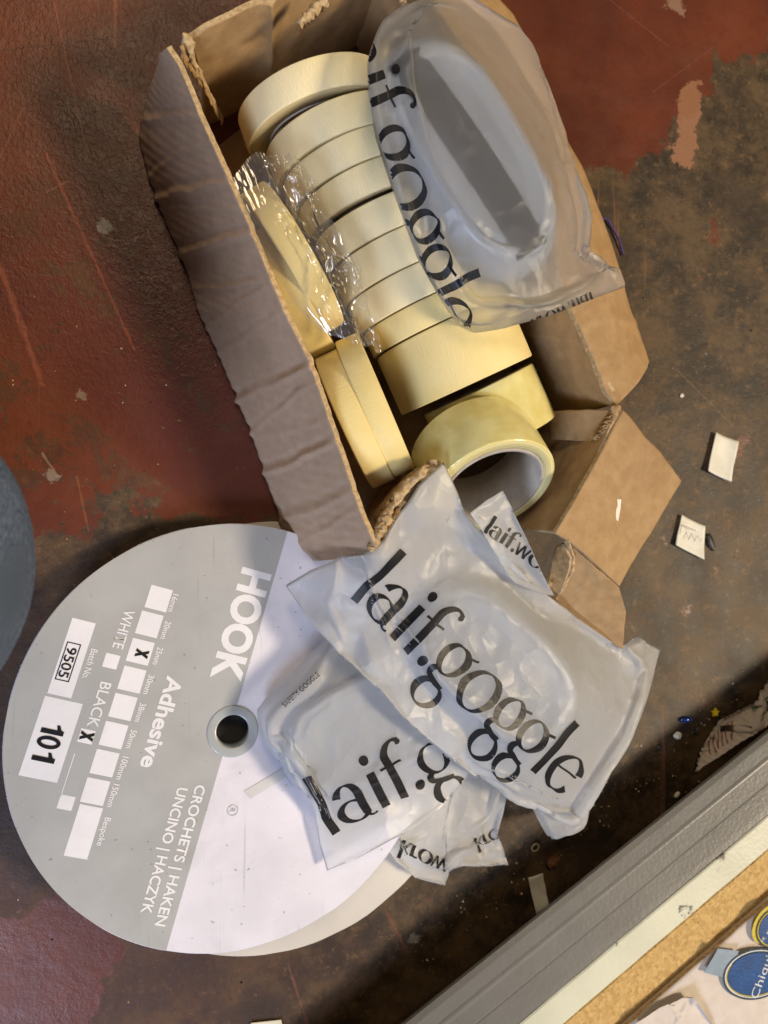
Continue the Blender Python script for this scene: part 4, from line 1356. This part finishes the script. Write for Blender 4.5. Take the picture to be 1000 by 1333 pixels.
def extrude(name, prof, mat, parent, n=60, wav=0.0):
    """closed profile of (distance behind the front, height) run along the shelf"""
    V, f = [], []
    k = len(prof)
    for i in range(n + 1):
        t = (i / n - .5) * LEN
        for j, (a, z) in enumerate(prof):
            V.append(mid + sd * t + sn * (a + wav * float(vnoise(np.array(t * 40), np.array(j * .7)))) + Vector((0, 0, z + wav * float(vnoise(np.array(t * 33 + 9), np.array(j * .7))))))
    for i in range(n):
        for j in range(k):
            f.append([i * k + j, (i + 1) * k + j, (i + 1) * k + (j + 1) % k, i * k + (j + 1) % k])
    f.append(list(range(k))); f.append([n * k + j for j in range(k)])
    o = obj(name, recalc(mesh(name, V, f, False)), mat, parent)
    return o


h1 = SH * .34
e_ = d_white
fp = lambda k, o=0.0: (e_ * k - o * .3, ZB + (SH - ZB) * k + o * .9)
extrude('metal_front', [(.055, .003), (.055, ZB - .012), (.045, ZB - .006), (.0015, ZB - .0045), (.0005, ZB - .003), (.0010, ZB - .0006), fp(.10, .001), fp(.28, .0012), fp(.305, .0018), fp(.33, .0020), fp(.355, .0017), fp(.38, .0010), fp(.60, .0008), fp(.62, .0002), fp(.64, .0007), fp(.9, .0007), fp(.985, .0005), (e_ + .001, SH - .0006),
                        (e_ + .010, SH - .0006), (max(e_ + .010, .062), ZB - .006), (max(e_ + .010, .062), .003)], M['metal_grey'], shelf)
extrude('worn_lip', [(d_white, SH - .004), (d_white, SH + .0004), (d_white + .0012, SH + .0012), (d_w2 - .001, SH + .0012), (d_w2, SH + .0004), (d_w2, SH - .004)], M['metal_white'], shelf, 200, .0003)
extrude('chipboard', [(d_w2 + .0025, SH - .022), (d_w2 + .0025, SH - .0022), (d_w2 + .0035, SH - .0012), (d_w2 + .26, SH - .0012), (d_w2 + .26, SH - .022)], M['chip'], shelf, 60, .0002)
for t in (-.42, .42):
    V = [mid + sd * (t + a * .02) + sn * (.12 + b * .02) + Vector((0, 0, z)) for z in (0, SH - .0225) for a, b in ((-1, -1), (1, -1), (1, 1), (-1, 1))]
    obj('leg', recalc(mesh('leg', V, [[0, 1, 2, 3], [4, 5, 6, 7], [0, 1, 5, 4], [1, 2, 6, 5], [2, 3, 7, 6], [3, 0, 4, 7]], False)), M['metal_grey'], shelf)

# printed fruit box lying on the shelf: top panel seen
BZ = SH + .022
b_d = dist(912, 1250, SH + .006)
fb = empty('fruit_box', mid + sn * (b_d + .08) + Vector((0, 0, SH)), 'pale card fruit box with blue oval stickers on the low shelf', 'box')
nu, nv = 160, 60
T_, A_ = np.meshgrid(np.linspace(-.30, .30, nu), np.linspace(0, .20, nv), indexing='ij')
base = np.array(mid)[None, None] + np.array(sd)[None, None] * T_[..., None] + np.array(sn)[None, None] * (A_ + b_d + .002)[..., None]
G = base.copy(); G[..., 2] = SH + .0060 + .001 * np.minimum(1, A_ / .02) + .0012 * vnoise(T_ * 25, A_ * 25) + .0005 * vnoise(T_ * 90, A_ * 90)
slab('top_panel', G, .003 if normals(G)[5, 5, 2] > 0 else -.003, [M['box_white'], M['card_edge']], fb)
V = []
for t in (-.30, .30):
    for (a, z) in ((.003, -.0008), (.003, .0025), (.19, .0025), (.19, -.0008)):
        p = mid + sd * t + sn * (b_d + a); V.append((p.x, p.y, SH + z))
obj('side_panel', recalc(mesh('side_panel', V, [[0, 1, 5, 4], [1, 2, 6, 5], [2, 3, 7, 6], [3, 0, 4, 7], [0, 1, 2, 3], [4, 5, 6, 7]], False)), M['box_white'], fb)
bzs = SH + .0090


def oval(name, cpx, rx, ry, ang, z, mat, parent, inner=0.0, a0=0, a1=360):
    c = P(*cpx, z); n = 72
    e1 = Vector((math.cos(ang), math.sin(ang), 0)); e2 = Vector((-e1.y, e1.x, 0))
    V, f = [], []
    for i in range(n + 1):
        t = math.radians(a0 + (a1 - a0) * i / n)
        for k in (1.0, inner):
            V.append(c + e1 * rx * k * math.cos(t) + e2 * ry * k * math.sin(t))
    for i in range(n): f.append([2 * i, 2 * i + 2, 2 * i + 3, 2 * i + 1])
    return obj(name, recalc(mesh(name, V, f, False)), mat, parent)


st = empty('fruit_sticker', P(982, 1268, bzs), 'blue oval sticker with white and yellow rim, lower on the fruit box', 'sticker', 'stickers on the fruit box')
obj('backing', mesh('backing', [P(917, 1266, bzs + .0002), P(935, 1235, bzs + .0002), P(962, 1238, bzs + .0002), P(950, 1275, bzs + .0002)], [[0, 1, 2, 3]], False), M['st_film'], st)
oval('oval', (985, 1268), .0350, .0225, -.12, bzs + .0004, M['navy'], st, 0.01)
oval('rim', (985, 1268), .0332, .0208, -.12, bzs + .0007, M['st_white'], st, 0.955)
oval('rim', (985, 1268), .0318, .0195, -.12, bzs + .0007, M['yellow'], st, 0.965, 150, 330)
oval('field', (985, 1268), .0302, .0184, -.12, bzs + .0008, M['blue'], st, 0.01)
U = (P(1002, 1232, bzs) - P(977, 1300, bzs)).normalized(); Vt = Vector((-U.y, U.x, 0))
if Vt.x > 0: Vt = -Vt
flat_text('Chiquita', P(986, 1301, bzs + .0011), U, Vt, .050, .0088, M['st_white'], st, .0)
st = empty('fruit_sticker', P(1010, 1205, bzs), 'blue round sticker over a yellow torn backing, upper on the fruit box', 'sticker', 'stickers on the fruit box')
oval('backing', (1000, 1203), .0190, .0140, .75, bzs + .0001, M['yellow'], st, 0.01)
oval('oval', (1012, 1207), .0230, .0185, .1, bzs + .0004, M['navy'], st, 0.01)
oval('rim', (1012, 1207), .0212, .0168, .1, bzs + .0007, M['yellow'], st, 0.95)
oval('field', (1012, 1207), .0195, .0152, .1, bzs + .0008, M['blue'], st, 0.01)
flat_text('it n', P(993, 1227, bzs + .0011), (P(1003, 1212, bzs) - P(993, 1227, bzs)).normalized(), -(lambda q: Vector((q.y, -q.x, 0)))((P(1003, 1212, bzs) - P(993, 1227, bzs)).normalized()), .012, .0042, M['st_white'], st)
# torn white liner curling up at the near corner of the fruit box
eR = [[(828, 1333, bzs), (860, 1312, bzs + .001), (890, 1300, bzs + .002)], [(890, 1300, bzs + .002), (905, 1300, bzs + .006), (920, 1322, bzs + .005), (935, 1345, bzs)],
      [(840, 1360, bzs), (890, 1362, bzs), (935, 1345, bzs)], [(828, 1333, bzs), (840, 1360, bzs)]]
bedR = [(828, 1333, bzs), (890, 1300, bzs + .002), (935, 1345, bzs)]
film('torn_liner', 'torn curling white paper liner on the fruit box corner', 'paper', eR, bedR, 91, 50, 40, .06, .004, M['box_white'])


# ------------------------------------------------------------------ bits on the floor
def patch(name, label, cat, quad, mat, amp=.0015, n=14, th=.0004, seed=0, group=None, curl=0.0):
    c = pz([(x, y, .001) for x, y in quad])
    G = coons([c[0], c[1]], [c[1], c[2]], [c[3], c[2]], [c[0], c[3]], n, n)
    u_ = np.linspace(-1, 1, n)[:, None]; v_ = np.linspace(-1, 1, n)[None]
    G[..., 2] = .0015 + np.abs(vnoise(G[..., 0] * 60 + seed, G[..., 1] * 60)) * amp + curl * (u_ ** 2 * .6 + np.maximum(0, v_) ** 2 * .4)
    o = slab(name, G, th if normals(G)[3, 3, 2] > 0 else -th, [mat, mat], None)
    return tag(o, label, cat, group)


patch('paper_scrap', 'blank cream paper scrap curled on the floor right of the box', 'paper scrap', [(930, 563), (959, 575), (948, 627), (918, 613)], M['paper'], .001, curl=.004)
ps = patch('paper_scrap', 'cream paper scrap with a printed frame and scribble, below the blank one', 'paper scrap', [(886, 670), (916, 685), (914, 728), (877, 709)], M['paper'], .0008, seed=3, curl=.003)
for (a, b) in (((888, 683), (906, 691)), ((888, 683), (885, 695))):
    pa, pb = P(*a, .006), P(*b, .006); n_ = Vector((-(pb - pa).y, (pb - pa).x, 0)).normalized() * .0003
    obj('printed_line', mesh('printed_line', [pa - n_, pb - n_, pb + n_, pa + n_], [[0, 1, 2, 3]], False), M['ink'], ps)
L = polyline(pz([(890, 700, .006), (894, 692, .006), (897, 702, .006), (901, 694, .006), (904, 704, .006), (908, 697, .006), (912, 706, .006), (914, 700, .006)]), 60)
V = [];f = []
for i, p in enumerate(L): V += [p + np.array([0, .0004, 0]), p - np.array([0, .0004, 0])]
for i in range(59): f.append([2 * i, 2 * i + 2, 2 * i + 3, 2 * i + 1])
obj('scribble', mesh('scribble', V, f, False), M['ink'], ps)
patch('tape_strip', 'short pale strip of tape on the floor beside the shelf front', 'tape strip', [(687, 1142), (706, 1136), (714, 1178), (697, 1190)], M['paper'], .002, seed=6)
patch('paper_scrap', 'white paper corner at the bottom edge below the reel', 'paper scrap', [(326, 1331), (366, 1327), (372, 1350), (330, 1352)], M['paper'], .0006, seed=9)


def nugget(name, label, cat, px, py, r, mat, squash=(1, 1, .6), seed=0, ang=0.0, n=2):
    bm = bmesh.new(); bmesh.ops.create_icosphere(bm, subdivisions=n, radius=r)
    p = P(px, py, 0)
    for v in bm.verts:
        k = 1 + .35 * float(vnoise(np.array(v.co.x / r * 1.3 + seed), np.array(v.co.y / r * 1.3), v.co.z / r * 1.3 + seed))
        q_ = Vector((v.co.x * squash[0], v.co.y * squash[1], v.co.z * squash[2])) * k
        q_ = Matrix.Rotation(ang, 3, 'Z') @ q_
        v.co = q_ + p + Vector((0, 0, r * squash[2] * .8))
    me = bpy.data.meshes.new(name); bm.to_mesh(me); bm.free()
    return tag(obj(name, me, mat), label, cat)


nugget('wood_chip', 'reddish brown wood chip on the floor beside the shelf front', 'wood chip', 717, 1120, .0075, M['wood'], (1, .8, .5), 3, .5, 1)
nugget('bead', 'glossy dark blue elongated bead on the floor near the shelf', 'bead', 892, 936, .0045, M['blue_glass'], (1.5, .6, .5), 1, -.15, 3)
nugget('plastic_bit', 'small magenta bit on the floor next to the bag corner', 'debris', 763, 1030, .0022, M['pink'], (1, 1, .6), 5)
nugget('plaster_crumb', 'pale crumb beside the blue bead', 'debris', 881, 957, .0042, M['paper'], (1, .8, .5), 7)
nugget('plaster_crumb', 'lone white crumb on the floor above the paper scraps', 'debris', 887, 515, .0022, M['paper'], (1, 1, .5), 8)
nugget('plaster_crumb', 'white crumb on the floor just above the brown wood chip', 'debris', 719, 1088, .0032, M['paper'], (.8, 1, .5), 12)
nugget('dark_bit', 'black crumb between the blue bead and the crumpled wrapper', 'debris', 906, 950, .0040, M['dark'], (1, .6, .5), 14, .9)
nugget('dark_bit', 'small black crumb left of the pale crumb', 'debris', 857, 972, .0030, M['dark'], (.6, 1, .5), 16)
nugget('dark_bit', 'flat black lump under the scribbled paper scrap', 'debris', 924, 706, .0065, M['dark'], (.6, 1.2, .3), 18, .4)  # low dark lump at the right edge of the scrap
nugget('plaster_crumb', 'tiny white crumb in the shadow of the shelf', 'debris', 880, 1034, .0030, M['paper'], (1.3, .7, .5), 22, .6)
# star
V = []; c = P(930, 927, .0012)
for z in (0, .0025):
    for i in range(10):
        r_ = .0046 if i % 2 == 0 else .0022
        V.append(c + Vector((r_ * math.cos(i * math.pi / 5 + .3), r_ * math.sin(i * math.pi / 5 + .3), z)))
f = [list(range(10)), list(range(10, 20))] + [[i, (i + 1) % 10, 10 + (i + 1) % 10, 10 + i] for i in range(10)]
tag(obj('star_sequin', recalc(mesh('star_sequin', V, f, False)), M['star']), 'tiny yellow plastic star on the floor near the shelf', 'sequin')
V, f, mi = ring_mesh(.0028, .0040, .0016, bev=.0003, seg=28, wob=.0003)
c = P(697, 1103, .0018)
tag(obj('wire_ring', recalc(mesh('wire_ring', [Vector(p) + c for p in V], f)), M['flute']), 'tiny curled tan ring on the floor left of the wood chip', 'debris')


def tube(name, pts, r, mat, n=60, k=8):
    L = polyline(pts, n); V, f = [], []
    T = np.gradient(L, axis=0)
    for i in range(n):
        t = Vector(T[i]).normalized(); a = t.cross(Vector((0, 0, 1))).normalized(); b = t.cross(a)
        for j in range(k):
            V.append(Vector(L[i]) + a * r * math.cos(2 * math.pi * j / k) + b * r * math.sin(2 * math.pi * j / k))
    for i in range(n - 1):
        for j in range(k): f.append([i * k + j, (i + 1) * k + j, (i + 1) * k + (j + 1) % k, i * k + (j + 1) % k])
    return obj(name, recalc(mesh(name, V, f)), mat)


tag(tube('thread', pz([(784, 284, .002), (792, 286, .003), (797, 296, .002), (806, 312, .003), (812, 332, .002)]), .0009, M['violet']), 'violet thread on the floor beside the box flap', 'thread')
# crumpled wrapper tucked against the shelf front
eC = [[(905, 1005, .004), (940, 985, .012), (975, 962, .016), (1020, 930, .012)], [(1020, 930, .012), (1015, 905, .008), (1005, 880, .004)],
      [(925, 960, .004), (945, 935, .008), (968, 925, .012), (985, 915, .010), (1005, 880, .004)], [(905, 1005, .004), (912, 985, .008), (925, 960, .004)]]
wr = film('crumpled_wrapper', 'crumpled printed paper wrapper tucked against the shelf front', 'wrapper', eC, [(905, 1005, .002), (1020, 930, .003), (1005, 880, .002), (925, 960, .002)], 63, 70, 50, .16, .010, M['box_white'])
bp = BVHTree.FromObject(wr, bpy.context.evaluated_depsgraph_get())


def strip_on(tree, pts, wd, mat, parent, name):
    L = polyline([P(*p) for p in pts], 24); V, f = [], []
    t = L[-1] - L[0]; t /= np.linalg.norm(t); s_ = np.array([-t[1], t[0], 0]) * wd / 2
    for p in L:
        for k in (-1, 1):
            q_ = p + s_ * k
            h, nn, _, _ = tree.ray_cast(Vector((q_[0], q_[1], .3)), Vector((0, 0, -1)))
            V.append((h + Vector((0, 0, .0004))) if h else Vector(q_))
    for i in range(23): f.append([2 * i, 2 * i + 2, 2 * i + 3, 2 * i + 1])
    obj(name, mesh(name, V, f, False), mat, parent)


for i in range(6): strip_on(bp, [(930 + i * 6, 962 - i * 4, .01), (930 + i * 5, 985 - i * 4, .01)], .0013, M['red_print'], wr, 'printed_line')
strip_on(bp, [(985, 930, .01), (1012, 915, .01)], .012, M['green'], wr, 'printed_patch')
strip_on(bp, [(945, 952, .01), (975, 948, .01)], .006, M['dark'], wr, 'printed_patch')

# ------------------------------------------------------------------ the photographer's knee at the left edge
kz = .235
k0 = P(-137, 742, kz)
path = [(Vector((-.62, k0.y + .10, .36)), .095), (Vector((-.42, k0.y + .05, .325)), .088), (Vector((-.27, k0.y + .015, .275)), .078), (k0 + Vector((-.012, .004, .004)), .060), (k0 + Vector((.004, 0, -.030)), .052),
        (k0 + Vector((-.05, -.005, -.085)), .052), (Vector((-.30, k0.y - .01, .085)), .056), (Vector((-.42, k0.y - .01, .05)), .046), (Vector((-.50, k0.y, .046)), .040)]
pp = polyline([p for p, r in path], 90)
sacc = np.r_[0, np.cumsum([(path[i + 1][0] - path[i][0]).length for i in range(len(path) - 1)])]
rad = np.interp(np.linspace(0, sacc[-1], 90), sacc, [r for p, r in path])
for _ in range(5):
    pp[1:-1] = (pp[:-2] + 2 * pp[1:-1] + pp[2:]) / 4; rad[1:-1] = (rad[:-2] + 2 * rad[1:-1] + rad[2:]) / 4
V, f = [], []; k = 64
for i in range(90):
    t = Vector(pp[min(i + 1, 89)] - pp[max(i - 1, 0)]).normalized(); a = t.cross(Vector((0, 1, 0))).normalized(); b = t.cross(a)
    for j in range(k):
        th = 2 * math.pi * j / k
        r_ = rad[i] * (1 + .02 * float(vnoise(np.array(i * .25), np.array(math.cos(th) * 2), math.sin(th) * 2)) + .010 * float(vnoise(np.array(i * .7), np.array(math.cos(th) * 3), 4 + math.sin(th) * 3)))
        V.append(Vector(pp[i]) + a * r_ * math.cos(th) + b * r_ * math.sin(th) * 1.4)
for i in range(89):
    for j in range(k): f.append([i * k + j, (i + 1) * k + j, (i + 1) * k + (j + 1) % k, i * k + (j + 1) % k])
f.append(list(range(k))); f.append([89 * k + j for j in range(k)])
tag(obj('person', recalc(mesh('person', V, f)), M['denim']), 'bent knee in faded blue denim jeans at the left edge', 'person')

# ------------------------------------------------------------------ grit lying about on the floor
r_ = np.random.default_rng(5)
V, f, mi = [], [], []
for i in range(520):
    if i < 220: px, py = r_.uniform(640, 1010), r_.uniform(380, 1100)
    elif i < 400:
        t = r_.random(); px = 560 + 440 * t + r_.normal() * 12 - 30; py = 1295 - 355 * t + r_.normal() * 16 - 40
    else: px, py = r_.uniform(-10, 330), r_.uniform(380, 1330)
    p = P(px, py, 0); sz = .0004 + .0011 * r_.random() ** 3
    b_ = len(V)
    for q_ in ((1, 0, 0), (-.6, .9, 0), (-.5, -.8, 0), (0, 0, 1.1)):
        a = r_.random() * 6
        V.append((p.x + sz * (q_[0] * math.cos(a * .2 + i) - q_[1] * math.sin(a * .2 + i)), p.y + sz * (q_[0] * math.sin(a * .2 + i) + q_[1] * math.cos(a * .2 + i)), .0001 + sz * q_[2]))
    f += [[b_, b_ + 1, b_ + 3], [b_ + 1, b_ + 2, b_ + 3], [b_ + 2, b_, b_ + 3]]
    mi += [int(r_.choice([0, 0, 1, 2]))] * 3
g = obj('grit', recalc(mesh('grit', V, f, False, mi)), [M['card_edge'], M['dark'], M['paper']])
tag(g, 'fine grit and crumbs scattered over the worn floor', 'grit', kind='stuff')
